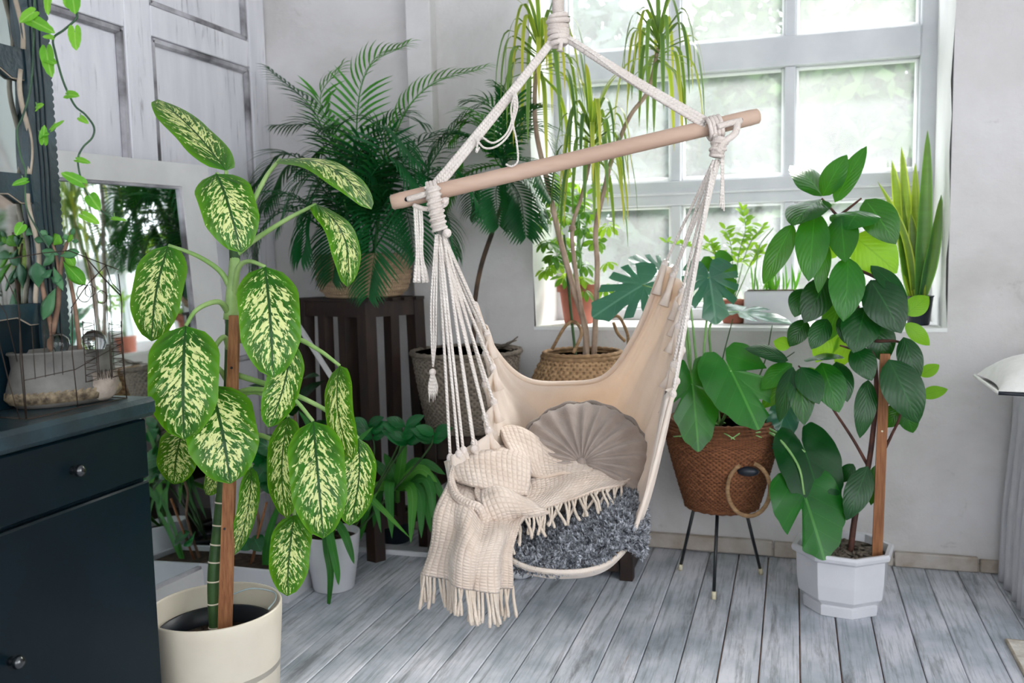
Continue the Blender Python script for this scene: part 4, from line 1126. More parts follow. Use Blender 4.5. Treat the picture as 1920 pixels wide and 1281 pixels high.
# ================================================================== TRIPOD BASKET WITH MONSTERA
M['monst'] = leafmat('monstera_leaf', '#084012', '#167018', '#4f9838', .28, .2, '#6fb81e', .6, 7, .010, .12)
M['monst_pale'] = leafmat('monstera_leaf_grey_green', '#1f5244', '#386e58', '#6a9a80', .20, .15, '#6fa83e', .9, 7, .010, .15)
M['phil'] = leafmat('philodendron_leaf', '#043614', '#0a5214', '#1a6a20', .30, .12, '#3f9a1e', .55, 8, .006, .06)
M['vstalk'] = pmat('green_stalk', '#5c8a46', '#8fb673', 12, .45, .1, 40)
M['blackmetal'] = NT('black_metal').bsdf('#12161a', .4, None, .5)
M['foot_tip'] = pmat('pale_rubber_tip', '#c2b89a', '#d8cfb4', 20, .6, .1, 40)
tb = V((-.25, 3.385, 0)); TR = .205
bz0, bz1 = PY(1350, 966, tb.y-.13).z, PY(1355, 815, tb.y-.12).z
mons = thing('potted_monstera', tb, 'monstera in a brown wicker basket on black tripod legs', 'houseplant')
wicker(mons, (tb.x, tb.y, bz0), [(TR*.62, 0), (TR*.68, .02), (TR*.84, (bz1-bz0)*.45), (TR*.985, (bz1-bz0)*.85), (TR, bz1-bz0)], M['wick_brown'], n=168, rows=64, amp=.0035, kx=32)
for i in range(4): ring(mons, (tb.x, tb.y, bz1+.002+i*.011), TR*(1.005-.03*i), .0075, M['wick_brown'], 'rim', 96, 40)
ring(mons, (tb.x, tb.y, bz0+.006), TR*.64, .008, M['wick_brown'], 'foot_rim', 60, 24)
soil_disc(mons, (tb.x, tb.y, bz1-.03), TR*.9, M['soil'])
hc = PY(1400, 915, tb.y-.20)
obj('handle', MB().tube([PY(1404+40*math.cos(a), 918+50*math.sin(a), tb.y-.19-.012*math.sin(a)) for a in [2*PI*k/28-PI*.42 for k in range(26)]], .0075, 8), M['wick_sea'], mons)
obj('handle_opening', MB().ball(PY(1402, 884, tb.y-.165), .04, 14, (1, .5, .45)), M['black_plastic'], mons)
for (fx, fy, tx, ty, o_) in ((1275, 1066, 1303, 965, -.02), (1338, 1121, 1345, 968, -.10), (1427, 1074, 1397, 965, -.02)):
    f_ = PZ(fx, fy, .006); t_ = PY(tx, ty, tb.y+o_); t_.z = bz0+.004
    lg = obj('leg', MB().tube([f_+(t_-f_)*.04, t_], .0062, 8), M['blackmetal'], mons)
    obj('foot_tip', MB().tube([V((f_.x, f_.y, 0.0)), f_+(t_-f_)*.07], .0085, 8), M['foot_tip'], lg)
obj('leg_ring', MB().tube([V((tb.x+.11*math.cos(a), tb.y+.11*math.sin(a), bz0-.002)) for a in [2*PI*k/24 for k in range(25)]], .005, 6, False), M['blackmetal'], mons)
def hl(parent, b, t, wpx, yb, yt, mat, slits=(), up=.3, side=0.0, wf=1.0, stem=None, **k):
    p0 = PY(b[0], b[1], yb); p1 = PY(t[0], t[1], yt)
    w_ = wpx*wf*depth((p0+p1)/2)/FPX; n = TOCAM + V((0, 0, up)) + _r*side
    o_ = heart_leaf(parent, p0, p1, w_, n, mat, slits, **k)
    if stem: stalk(o_, [PY(*q) for q in stem]+[p0], .0058, .0035, M['vstalk'], n=7)
    return o_
SL1 = ((-.24, .6, .03), (.34, .62, .035)); SL2 = ((.18, .45, .03), (-.30, .5, .03))
root = (1350, 800, 3.38)
hl(mons, (1298, 720), (1312, 846), 98, 3.20, 3.12, M['monst'], ((-.40, .55, .04), (.30, .45, .03)), stem=[root, (1300, 770, 3.30), (1292, 735, 3.22)])
hl(mons, (1370, 695), (1425, 803), 128, 3.18, 3.10, M['monst'], ((-.36, .60, .035), (-.12, .3, .02)), stem=[root, (1375, 740, 3.24)])
hl(mons, (1205, 535), (1110, 590), 120, 3.40, 3.28, M['monst_pale'], MONST, up=1.0, stem=[root, (1300, 740, 3.36), (1292, 640, 3.36), (1270, 560, 3.38)])
hl(mons, (1240, 510), (1180, 480), 90, 3.52, 3.5, M['monst_pale'], MONST, up=1.6, stem=[root, (1310, 700, 3.40), (1290, 560, 3.44)])
hl(mons, (1330, 520), (1345, 606), 108, 3.46, 3.40, M['monst_pale'], MONST, up=.8, stem=[root, (1296, 700, 3.36), (1288, 600, 3.38), (1300, 545, 3.44)])
hl(mons, (1345, 500), (1372, 560), 74, 3.52, 3.52, M['monst'], MONST2, up=.8, stem=[root, (1320, 700, 3.38), (1330, 560, 3.50)])
hl(mons, (1510, 848), (1555, 978), 122, 3.24, 3.12, M['phil'], (), stem=[(1400, 805, 3.36), (1430, 800, 3.30), (1470, 820, 3.27)])
hl(mons, (1508, 928), (1550, 1048), 136, 3.16, 3.06, M['monst'], ((.17, .68, .05),), stem=[(1400, 810, 3.34), (1450, 815, 3.26), (1495, 870, 3.20)])
hl(mons, (1470, 780), (1450, 840), 60, 3.34, 3.28, M['monst_pale'], (), stem=[(1400, 805, 3.36), (1440, 775, 3.35)])
hl(mons, (1478, 905), (1466, 965), 34, 3.30, 3.27, M['vstalk'], (), stem=[(1420, 810, 3.34), (1465, 840, 3.31)])
for ps in ([(1345, 790, 3.36), (1352, 690, 3.38), (1374, 598, 3.40)], [(1380, 790, 3.36), (1430, 690, 3.4), (1448, 610, 3.44)], [(1390, 795, 3.36), (1440, 700, 3.4), (1490, 660, 3.4)]):
    stalk(mons, [PY(*p) for p in ps], .004, .0018, M['dstem'], 'aerial_root', 6)
for i in range(10):
    a = random.random()*6.28; p = V((tb.x+.12*math.cos(a), tb.y+.1*math.sin(a)-.05, bz1-.01)); stalk(mons, [p, p+V((random.uniform(-.06, .06), -.04, .03)), p+V((random.uniform(-.12, .12), -.07, .015))], .003, .002, M['vstalk'], 'runner')

# ================================================================== BIG-LEAVED SHRUB IN THE OCTAGONAL POT
M['fic'] = leafmat('glossy_shrub_leaf', '#0a4216', '#1c6a1a', '#3c8a2c', .24, .24, '#7cc01e', .6, 8, .02, .10)
M['fic_dark'] = leafmat('dark_shrub_leaf', '#062e12', '#0e4818', '#226026', .26, .12, '#4f9a1e', .6, 8, .02, .08)
M['fic_backlit'] = leafmat('backlit_shrub_leaf', '#5a9a22', '#7fb82c', '#4f8a22', .34, .42, '#b4de22', .5, 8, .02, .25)  # yellower leaves, with backlight from the window put into the colour
M['redstem'] = pmat('red_brown_twig', '#3b2420', '#5f3a30', 24, .7, .3, 70)
OY = 3.235
oc = V(((PY(1490, 1015, OY).x+PY(1672, 1020, OY).x)/2, OY, 0)); ORr = (PY(1672, 1020, OY).x-PY(1490, 1015, OY).x)/2
oh = PY(1575, 1045, OY-.15).z
shr = thing('potted_shrub', oc, 'tall staked shrub with broad oval leaves in a white octagonal pot', 'houseplant')
def octa(prof, rot):
    m_ = MB(); m_.lathe(oc, prof, 8, rot=rot); return m_
po = obj('pot', octa([(ORr*.80, .0), (ORr*.82, .002), (ORr*.84, .036), (ORr*.80, .040), (ORr*.93, .060), (ORr*.97, oh*.5), (ORr*.99, oh-.030), (ORr*1.08, oh-.022), (ORr*1.10, oh-.010), (ORr*1.07, oh), (ORr*.97, oh-.002), (ORr*.94, oh-.035), (.001, oh-.038)], math.radians(12)), M['white_pot'], shr, smooth=False)
bv = po.modifiers.new('soft_edges', 'BEVEL'); bv.width = .006; bv.segments = 3; bv.limit_method = 'ANGLE'; bv.angle_limit = math.radians(20)
soil_disc(shr, (oc.x, oc.y, oh-.028), ORr*.90, M['soil_grey'], 30)
for i in range(40):
    a = random.random()*6.28; r_ = ORr*.8*random.random()**.5
    obj('soil_clod', MB().ball((oc.x+r_*math.cos(a), oc.y+r_*math.sin(a), oh-.024), random.uniform(.005, .010), 6), M['soil_grey'], shr)
def S(px, py, o=0.0): return PY(px, py, OY+o)
stalk(shr, [V((S(1594, 1015).x, OY, oh-.04)), S(1605, 960), S(1627, 880), S(1638, 800), S(1643, 735), S(1638, 665, .02), S(1612, 590, .03), S(1590, 500, .03), S(1570, 405, .03)], .0105, .005, M['redstem'], 'stem', 8)
for ps in ([(1627, 873), (1600, 825), (1567, 775), (1530, 720), (1497, 686)], [(1655, 850), (1672, 815), (1688, 778), (1690, 720)], [(1638, 665), (1600, 655), (1575, 648)], [(1590, 500), (1640, 520), (1690, 560), (1700, 600)],
           [(1570, 405), (1555, 388), (1541, 372)], [(1572, 406), (1595, 388), (1615, 372)], [(1600, 545), (1560, 540), (1520, 560)], [(1640, 640), (1680, 640), (1700, 650)]):
    stalk(shr, [S(a, b, .02-.02*k) for k, (a, b) in enumerate(ps)], .006, .003, M['redstem'], 'branch', 6)
sb_, st_ = S(1645, 1018, -.04), S(1660, 664, -.03); sb_.z = oh-.06; wv = V((.0165, 0, 0))
obj('stake', MB().prism([sb_-wv, sb_+wv, st_+wv*.95, st_-wv*.95], (0, .018, 0)), M['stake'], shr, smooth=False)
obj('nail', MB().ball(S(1654, 809, -.052), .0035, 8), M['foot_tip'], shr)
FL = [ # base, tip, w, mat, off base, off tip, up
 ((1541, 368), (1481, 310), 52, 0, .0, .02, 1.6), ((1542, 368), (1588, 290), 42, 0, .0, -.02, .4), ((1565, 380), (1625, 274), 36, 0, .02, .04, .3),
 ((1540, 374), (1486, 424), 48, 0, -.02, -.10, 2.2), ((1528, 396), (1516, 528), 58, 0, -.05, -.13, .6), ((1487, 420), (1431, 533), 42, 0, -.06, -.10, .5),
 ((1577, 404), (1585, 492), 54, 0, -.03, -.12, 1.0), ((1614, 395), (1588, 432), 48, 0, -.02, -.08, 2.0), ((1622, 374), (1680, 458), 62, 0, .0, -.04, .7),
 ((1600, 442), (1682, 512), 78, 2, .05, .05, .2), ((1590, 482), (1581, 603), 62, 0, -.08, -.15, .4), ((1546, 450), (1534, 550), 30, 0, -.03, -.08, .3),
 ((1632, 498), (1702, 570), 38, 1, -.05, -.09, 1.4), ((1632, 525), (1690, 625), 72, 1, -.08, -.13, .3), ((1698, 590), (1742, 556), 36, 2, .05, .08, .3),
 ((1698, 606), (1743, 648), 28, 2, .05, .06, .3), ((1505, 541), (1490, 595), 38, 1, .02, -.02, .3), ((1552, 520), (1508, 606), 56, 1, .0, -.06, .3),
 ((1622, 576), (1600, 662), 66, 1, -.06, -.13, .5), ((1551, 598), (1521, 655), 38, 1, -.02, -.06, .3), ((1579, 590), (1584, 644), 26, 1, .0, -.02, .3),
 ((1478, 676), (1396, 654), 36, 1, -.05, -.09, 1.0), ((1507, 676), (1584, 672), 26, 1, -.06, -.10, 2.2), ((1485, 682), (1427, 730), 40, 0, -.06, -.08, .5),
 ((1480, 715), (1427, 766), 30, 0, -.02, -.03, .3), ((1487, 688), (1461, 792), 34, 1, -.08, -.13, .4), ((1497, 692), (1508, 798), 46, 0, -.08, -.14, .4),
 ((1502, 688), (1536, 758), 48, 1, -.08, -.14, .5), ((1540, 680), (1573, 774), 56, 0, -.03, -.09, .3), ((1568, 678), (1589, 754), 40, 1, .0, -.05, .3),
 ((1602, 650), (1635, 714), 46, 1, -.04, -.08, .3), ((1628, 712), (1612, 822), 38, 1, -.03, -.08, .3), ((1666, 674), (1722, 794), 70, 1, -.06, -.10, .3),
 ((1694, 632), (1720, 718), 42, 1, -.02, -.05, .8), ((1726, 706), (1761, 684), 24, 2, .08, .10, .3), ((1726, 744), (1777, 730), 25, 2, .06, .08, .5),
 ((1698, 770), (1712, 812), 32, 0, .0, .0, .3), ((1690, 758), (1664, 802), 36, 0, .04, .03, .3), ((1627, 874), (1587, 976), 46, 1, -.04, -.10, .5),
 ((1642, 872), (1633, 948), 26, 0, .03, .02, .3), ((1482, 650), (1450, 640), 28, 2, .04, .05, .4), ((1560, 460), (1540, 480), 40, 2, .06, .05, .3),
 ((1530, 690), (1560, 720), 36, 2, .05, .04, .3), ((1600, 870), (1578, 905), 26, 1, .04, .03, .3), ((1580, 560), (1550, 640), 44, 0, .06, .04, .3),
 ((1640, 600), (1660, 680), 52, 1, .04, .02, .3), ((1560, 610), (1530, 680), 44, 2, .08, .06, .3), ((1512, 600), (1480, 650), 36, 1, .05, .03, .3),
 ((1600, 620), (1570, 690), 40, 2, .07, .06, .3), ((1660, 560), (1700, 600), 46, 0, .06, .05, .3), ((1510, 690), (1540, 730), 30, 2, .0, -.02, .3),
]
for (b, t, w_, mi, ob, ot, up) in FL:
    fw2 = 1.08
    if up >= 1.5: up *= 3.0; fw2 = 2.1
    lpx(shr, b, t, w_, S, M[('fic', 'fic_dark', 'fic_backlit')[mi]], up=up, db=ob, dt=ot, wf=fw2, arch=.08, fold=.12, curl=.15, prof=prof_oval, nl=12, nw=6, wave=.01, side=random.uniform(-.3, .3))

# ================================================================== ON THE SILL
SZ = WZ0
def onsill(px, y): p = PY(px, 605, y); return V((p.x, y, SZ+.001))
# terracotta pot with umbrella plant
M['terra'] = pmat('terracotta', '#9a5a4a', '#b06c5a', 6, .8, .15, 60)
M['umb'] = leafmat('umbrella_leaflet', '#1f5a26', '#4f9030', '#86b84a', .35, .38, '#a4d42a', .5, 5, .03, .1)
M['umb_light'] = leafmat('light_umbrella_leaflet', '#5c9a28', '#9ac83c', '#c0dc6a', .35, .45, '#c4e63a', .5, 5, .03, .1)  # lighter yellow-green leaf colour
tc = onsill(1085, 3.885); TRr = .090; th_ = PY(1085, 533, 3.885).z - SZ
terr = thing('potted_umbrella_plant', tc, 'bushy small-leaved umbrella plant in a terracotta pot on the window sill', 'houseplant')
obj('pot', MB().lathe(tc, [(TRr*.66, 0), (TRr*.70, .004), (TRr*.90, th_*.78), (TRr*.91, th_*.80), (TRr*1.04, th_*.81), (TRr*1.05, th_-.004), (TRr*1.03, th_), (TRr*.93, th_), (TRr*.92, th_-.02), (.001, th_-.022)], 40), M['terra'], terr)
soil_disc(terr, (tc.x, tc.y, SZ+th_-.016), TRr*.9, M['soil'])
top_ = V((tc.x, tc.y, SZ+th_-.015))
for i in range(46):
    px_, py_ = random.gauss(1068, 34), random.uniform(335, 545); px_ = min(max(px_, 1012), 1140)
    yo = 3.86+random.uniform(-.09, .07)
    c_ = PY(px_, py_, yo)
    if px_ < 1048: c_ = PY(px_, py_, 3.62)
    if i % 4 == 0: stalk(terr, [top_+V((random.uniform(-.03, .03), 0, 0)), top_.lerp(c_, .5)+V((0, 0, .04)), c_], .004, .002, M['vstalk'], 'stem')
    m_ = MB(); n_l = 7; ax = (V((0, -.5, .6))+V(rng.normal(size=3))*.35).normalized(); e1_ = ax.orthogonal().normalized(); e2_ = ax.cross(e1_)
    for k in range(n_l):
        a = 2*PI*k/n_l; d_ = (e1_*math.cos(a)+e2_*math.sin(a)-ax*.25+V((0, 0, -.55))).normalized(); L_ = random.uniform(.05, .072)
        leaf_mb(m_, c_+d_*.008, c_+d_*L_, .024, ax+V((0, 0, .3)), arch=.06, fold=.15, prof=prof_obov, nl=5, nw=2)
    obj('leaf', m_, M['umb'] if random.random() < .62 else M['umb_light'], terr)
# fresh green shrub on the sill
gp = onsill(1375, 3.93)
frs = thing('potted_sapling', gp, 'yellow-green sapling in a small clay pot on the sill, beside the monstera', 'houseplant')
obj('pot', MB().lathe(gp, [(.042, 0), (.045, .004), (.056, .08), (.062, .082), (.062, .098), (.054, .098), (.052, .08), (.001, .078)], 28), M['terra'], frs)
soil_disc(frs, (gp.x, gp.y, SZ+.082), .05, M['soil'])
for ps in ([(1376, 540), (1385, 480), (1398, 430), (1392, 395)], [(1374, 540), (1350, 490), (1330, 455)], [(1376, 540), (1400, 470), (1430, 425)], [(1374, 540), (1345, 480), (1250, 455)], [(1376, 530), (1372, 470), (1360, 430)], [(1376, 535), (1410, 490), (1425, 470)]):
    pts = [gp+V((0, 0, .08))]+[PY(a, b, 3.93-.02*k) for k, (a, b) in enumerate(ps)][1:]
    stalk(frs, pts, .0028, .0014, M['vstalk'], 'stem'); cv = curve(pts, 6)
    for i in range(5, len(cv)):
        for s_ in (-1, 1):
            d_ = (_r*s_*.8+V((0, -.2, .45))+V(rng.normal(size=3))*.25).normalized()
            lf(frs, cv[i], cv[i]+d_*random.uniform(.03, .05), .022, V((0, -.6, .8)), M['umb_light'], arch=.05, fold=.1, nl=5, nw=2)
# white trough with grassy succulents
wp = onsill(1440, 3.90); wp2 = onsill(1500, 3.90)
tro = thing('sill_planter', ((wp.x+wp2.x)/2, 3.90, SZ), 'white rectangular planter of thin grassy shoots on the sill', 'planter')
x0, x1 = PY(1395, 570, 3.86).x, PY(1500, 570, 3.86).x; hz_ = PY(1440, 546, 3.86).z
obj('pot', MB().box((x0, 3.85, SZ+.001), (x1, 3.97, hz_), .006), M['white_pot'], tro, smooth=False)
obj('soil', MB().box((x0+.01, 3.86, hz_-.004), (x1-.01, 3.96, hz_+.003), .002), M['soil'], tro, smooth=False)
for i in range(26):
    p = V((random.uniform(x0+.015, x1-.015), random.uniform(3.87, 3.95), hz_)); h_ = random.uniform(.05, .13)
    lf(tro, p, p+V((random.uniform(-.03, .03), random.uniform(-.02, .02), h_)), .008, TOCAM, M['palm_young'], 'grass_blade', arch=.06, fold=.1, prof=prof_strap, nl=5, nw=2)
stalk(tro, [V((x0+.04, 3.87, hz_)), PY(1418, 500, 3.84), PY(1425, 460, 3.80), PY(1450, 428, 3.75)], .003, .002, M['vstalk'], 'long_stem')
# big pale shiny leaf lying on the sill: a monstera leaf catching the window light
hl(mons, (1385, 585), (1490, 600), 92, 3.60, 3.55, M['monst_pale'], MONST2, up=5.0, stem=[root, (1340, 720, 3.40), (1330, 620, 3.50), (1350, 590, 3.56)])
# snake plant
sp_ = onsill(1722, 3.86)
sn = thing('potted_snake_plant', sp_, 'upright snake plant with yellow-edged leaves in a black pot on the sill', 'houseplant')
hb = PY(1722, 555, 3.86).z - SZ
obj('pot', MB().lathe(sp_, [(.036, 0), (.040, .003), (.052, hb-.006), (.055, hb-.004), (.055, hb), (.048, hb), (.047, hb-.02), (.001, hb-.022)], 32), M['black_plastic'], sn)
soil_disc(sn, (sp_.x, sp_.y, SZ+hb-.014), .046, M['soil'])
M['snake'] = stripmat('snake_plant_leaf', '#3f7a34', '#b9c840', .13, .4, .38, 8.0)
M['snake_dark'] = stripmat('snake_plant_leaf_deep', '#2c6a38', '#5f9a3c', .08, .4, .25, 8.0)
for (b, t, w_, mi, sb) in (((1722, 560), (1739, 244), 26, 1, .03), ((1712, 560), (1690, 275), 30, 0, -.02), ((1706, 560), (1672, 300), 30, 0, -.02), ((1716, 560), (1716, 305), 22, 0, -.02), ((1732, 560), (1765, 365), 24, 1, .05), ((1700, 560), (1645, 340), 18, 0, .10), ((1728, 560), (1708, 400), 26, 0, 0), ((1696, 560), (1686, 400), 26, 1, 0)):
    p0 = PY(b[0], b[1], 3.86); p1 = PY(t[0], t[1], 3.84); p0 = V((sp_.x+(p0.x-sp_.x)*.5, 3.86, SZ+hb-.016))
    lf(sn, p0, p1, w_*1.1*depth(p0)/FPX, TOCAM+_r*random.uniform(-.5, .5), M['snake_dark' if mi else 'snake'], arch=sb, fold=.35, prof=lambda t: min(1, .55+1.5*t)*(max(0, 1-t**2.6))**.7, nl=12, nw=4)

# ================================================================== LEANING MIRROR ON THE LEFT WALL
mir = thing('leaning_mirror', (LX+.08, 2.75, 0), 'large mirror in a plain white wooden frame leaning on the panelled wall', 'mirror')
MT, MBX = LX+.012, LX+.115            # back face at top and at foot
ZT = 1.60
MYAW = math.tan(math.radians(7)); Y0 = 2.16
def mp(y, z, o=0.0): f_ = z/ZT; return V((MBX+(MT-MBX)*f_+o+(y-Y0)*MYAW, y, z))
Y1 = 3.2
for _ in range(8): Y1 = PX(390, 321, MT+(Y1-Y0)*MYAW+.03).y
fw_ = .145; tf_ = .085
def mbar(name, y0, y1, z0, z1, mat, t0=0.0, t1=.03):
    poly = [mp(y0, z0, t0), mp(y1, z0, t0), mp(y1, z1, t0), mp(y0, z1, t0)]
    return obj(name, MB().prism(poly[::-1], (t1-t0, 0, 0)), M[mat], mir, smooth=False)
mbar('frame_post', Y1-fw_, Y1, .0, ZT, 'wframe'); mbar('frame_post', Y0, Y0+fw_, .0, ZT, 'wframe')
mbar('frame_rail', Y0+fw_, Y1-fw_, ZT-tf_, ZT, 'wframe'); mbar('frame_rail', Y0+fw_, Y1-fw_, 0, .10, 'wframe')
mbar('mirror_glass', Y0+fw_-.004, Y1-fw_+.004, .096, ZT-tf_+.004, 'mirror', .010, .016)
for (a, b, c_, d_) in ((Y1-fw_-.010, Y1-fw_, .10, ZT-tf_), (Y0+fw_, Y0+fw_+.010, .10, ZT-tf_), (Y0+fw_+.01, Y1-fw_-.01, ZT-tf_-.010, ZT-tf_), (Y0+fw_+.01, Y1-fw_-.01, .10, .11)):
    mbar('frame_bead', a, b, c_, d_, 'door_moulding', .016, .026)

# ================================================================== DRESSER
M['teal'] = (lambda N: N.bsdf(N.ramp(N.noise(N.tc('Object'), 2.5, 4), [(.3, '#020d13'), (.7, '#04171f')]), .30, N.bump(N.noise(N.tc('Object', (1, 1, 1)), 3.5, 3), .10, .02), .25))(NT('dark_teal_gloss_paint'))
M['teal_edge'] = (lambda N: N.bsdf(N.ramp(N.noise(N.tc('Object'), 14, 5), [(.35, '#0d2128'), (.70, '#1f363e')]), .35, N.bump(N.noise(N.tc('Object'), 60, 3), .3, .004), .6))(NT('worn_teal_paint'))
M['knobm'] = NT('black_glazed_knob').bsdf('#0a0f14', .12, None, .8, coat=.6)
DZ = .925
dc = PZ(275, 768, DZ-.03); DXF, DYE = dc.x, dc.y
DXB = DXF-.42; DY0 = .62
drs = thing('dresser', ((DXF+DXB)/2, (DYE+DY0)/2, 0), 'glossy dark teal chest of drawers in the left foreground', 'dresser')
def db(name, lo, hi, bev=.004, mat='teal', par=None): return obj(name, MB().box(lo, hi, bev), M[mat], par or drs, smooth=False)
db('body', (DXB, DY0, .0), (DXF-.018, DYE, DZ-.045))
db('top', (DXB-.005, DY0-.01, DZ-.045), (DXF+.018, DYE+.018, DZ), .010, 'teal_edge')
zs = [.05, PX(150, 944, DXF).z, DZ-.062]
zd = PX(278, 898, DXF).z
for (z0, z1) in ((zd+.004, DZ-.050), (.035, zd-.004)):
    d_ = db('drawer', (DXF-.020, DY0+.012, z0), (DXF, DYE-.004, z1), .004)
    if z1 > .80: kz, ky = [PX(136, 882, DXF).z], [PX(136, 882, DXF).y]
    elif z1 > .35: kz, ky = [PX(20, 1240, DXF).z], [PX(20, 1240, DXF).y]
    else: kz, ky = [.16], [1.25]
    for kz_, ky_ in zip(kz, ky):
        m_ = MB().tube([V((DXF-.001, ky_, kz_)), V((DXF+.006, ky_, kz_)), V((DXF+.012, ky_, kz_)), V((DXF+.018, ky_, kz_)), V((DXF+.026, ky_, kz_)), V((DXF+.030, ky_, kz_))], [.010, .007, .007, .014, .012, .004], 16, flat=1)
        obj('knob', m_, M['knobm'], d_)
# vanity mirror with scalloped frame, standing at the back of the dresser
M['silver_pane'] = NT('old_mirror_pane').bsdf((.52, .57, .58, 1), .06, None, .5, 1.0)
M['bone'] = pmat('bare_wood_edge', '#8d7f70', '#b0a290', 18, .7, .4, 60)
VX = DXF-.205
vy = lambda px, py: PX(px, py, VX).y
vz = lambda px, py: PX(px, py, VX).z
van = thing('vanity_mirror', (VX, vy(90, 300), DZ), 'dark teal framed vanity mirror with scalloped edges standing on the dresser', 'mirror')
ye = vy(98, 330); yi = vy(46, 330)
pts = []
N_ = 64; zb0, zb1 = DZ+.001, 1.98
for i in range(N_*3+1):
    z = zb0+(zb1-zb0)*i/(N_*3); pts.append(V((VX, ye-.006+.005*abs(math.sin(PI*i/3)), z)))
inner = []
for i in range(60):
    z = zb1-(zb1-zb0)*i/59; inner.append(V((VX, yi+.006*math.sin(z*16), z)))
obj('post', MB().prism(pts+inner, (.022, 0, 0)), M['teal_edge'], van, smooth=False)
for k in range(3):
    yy = yi+(ye-yi)*(.3, .45, .62)[k]; obj('carved_line', MB().tube([V((VX+.023, yy+.001*math.sin(i), zb0+(zb1-zb0)*i/40)) for i in range(41)], .0016, 5), M['teal'], van)
yl = .85
for (a, b) in ((vz(10, 595), vz(10, 572)), (vz(15, 362), vz(15, 325)), (vz(10, 128), vz(10, 88))):
    m_ = MB(); top_e = [V((VX+.002, yl, b)), V((VX+.002, yi+.004, b))]
    bot = [V((VX+.002, yi+.004-(yi-yl)*i/24, a-.006*(math.sin(PI*2*i/24)**2)+(.02 if i in (0, 1) else 0)*-1)) for i in range(25)]
    obj('rail', MB().prism(top_e[::1]+bot[::1], (.016, 0, 0)), M['teal_edge'], van, smooth=False)
    obj('rail_edge', MB().tube([p+V((.012, 0, -.001)) for p in bot], .0018, 6), M['bone'], van)
obj('bottom_panel', MB().box((VX-.004, yl, DZ+.001), (VX+.014, yi+.004, vz(10, 585)), .003), M['teal'], van, smooth=False)
for (z0, z1) in ((vz(10, 572), vz(15, 362)), (vz(15, 325), vz(10, 128)), (vz(10, 88), 1.96)):
    obj('mirror_pane', MB().box((VX-.001, yl, z0-.03), (VX+.004, yi+.004, z1+.01)), M['silver_pane'], van, smooth=False)
    ed = [V((VX+.018, yi-.004+.010*math.sin((z0+(z1-z0)*i/20)*26), z0+(z1-z0)*i/20)) for i in range(21)]
    obj('pane_edge', MB().tube(ed, .0055, 6), M['bone'], van)

# --- trailing vine over the vanity mirror
M['pothos'] = leafmat('pothos_leaf', '#4f9a2a', '#86c23c', '#a8d46a', .35, .35, '#a8dc2a', .5, 5, .03, .1)
M['vine'] = pmat('dark_vine_stem', '#1f3a2c', '#3a5a3a', 20, .5, .2, 60)
def Vn(px, py, o=0.0): return A(px, py, 1.93+o)
def vine(strand, leaves, top, label):
    t = thing('trailing_vine', Vn(*top), label, 'vine', 'vine strands hanging over the dresser')
    stalk(t, [Vn(*p) for p in strand], .0026, .0018, M['vine'], 'stem', 6, 6)
    for (b, tp, w_, so) in leaves:
        p0, p1 = Vn(b[0], b[1], -.01), Vn(tp[0], tp[1], -.02)
        lv = heart_leaf(t, p0, p1, w_*depth(p0)/FPX, TOCAM+V((0, 0, .4))+_r*so, M['pothos'], (), droop=.15, fold=.2)
        if so < 9: stalk(lv, [Vn(b[0]+random.uniform(-6, 6), b[1]-10, 0), p0], .0014, .0012, M['vstalk'], 'leaf_stalk', 5, 2)
vine([(66, -30), (64, 30), (62, 100), (60, 140), (54, 180), (42, 220), (32, 245), (38, 290), (48, 320), (47, 345), (50, 390), (70, 430), (92, 466)],
     [((62, 40), (100, 58), 26, 0), ((60, 25), (36, 40), 24, .4), ((70, 202), (80, 195), 16, 0), ((45, 340), (22, 346), 14, .3), ((82, 262), (82, 235), 17, .2), ((100, 240), (118, 225), 9, .5), ((40, 425), (30, 440), 20, .5), ((78, 255), (90, 250), 14, .4)],
     (66, 0), 'leafy vine strand hanging down in front of the vanity mirror')
vine([(146, -30), (144, 20), (143, 35), (120, 56), (100, 72), (104, 100), (116, 145), (128, 175), (142, 200), (160, 215), (176, 238), (173, 258), (155, 277), (146, 300), (152, 335), (168, 372), (190, 395), (215, 410), (232, 412)],
     [((135, 5), (120, -10), 30, 0), ((137, 0), (140, 24), 26, .3), ((90, 0), (88, 26), 15, 0), ((140, 60), (142, 92), 24, .2), ((88, 100), (94, 142), 26, 0), ((90, 112), (104, 118), 18, .4), ((128, 178), (146, 178), 20, .2), ((152, 222), (164, 230), 13, 0), ((148, 300), (168, 304), 13, .3), ((148, 340), (114, 322), 22, .1), ((172, 372), (186, 392), 26, 0), ((215, 410), (236, 412), 8, 0), ((160, 405), (185, 418), 18, .2), ((96, 70), (80, 68), 12, .2)],
     (146, 0), 'winding vine strand with heart leaves hanging before the panelled door')

# --- jade plant in the grey bonsai pot
M['stone'] = pmat('grey_stoneware', '#4c4a46', '#6e6b66', 9, .55, .35, 50)
M['jade'] = leafmat('jade_leaf', '#2f5a3c', '#5a8a5c', '#6a9a6a', .35, .10, '#7ab03e', .5, 1, .0, .0)
M['jstem'] = pmat('jade_bark', '#6b5040', '#927460', 20, .8, .4, 60)
M['clearglass'] = None
N = NT('clear_blown_glass'); g_ = N.n('ShaderNodeBsdfPrincipled'); g_.inputs['Base Color'].default_value = (.93, .96, .95, 1); g_.inputs['Roughness'].default_value = .03; g_.inputs['Transmission Weight'].default_value = 1.0; g_.inputs['IOR'].default_value = 1.3
N.l(g_.outputs[0], N.o.inputs['Surface']); M['clearglass'] = N.m
jl = PZ(60, 772, DZ); jr = PZ(215, 752, DZ)
jc = (jl+jr)/2; jdir = (jr-jl); jrot = math.atan2(jdir.y, jdir.x); jc = jc + V((-math.sin(jrot), math.cos(jrot), 0))*.055; jc.z = DZ+.001
JA, JB = .116, .058; jh = .125
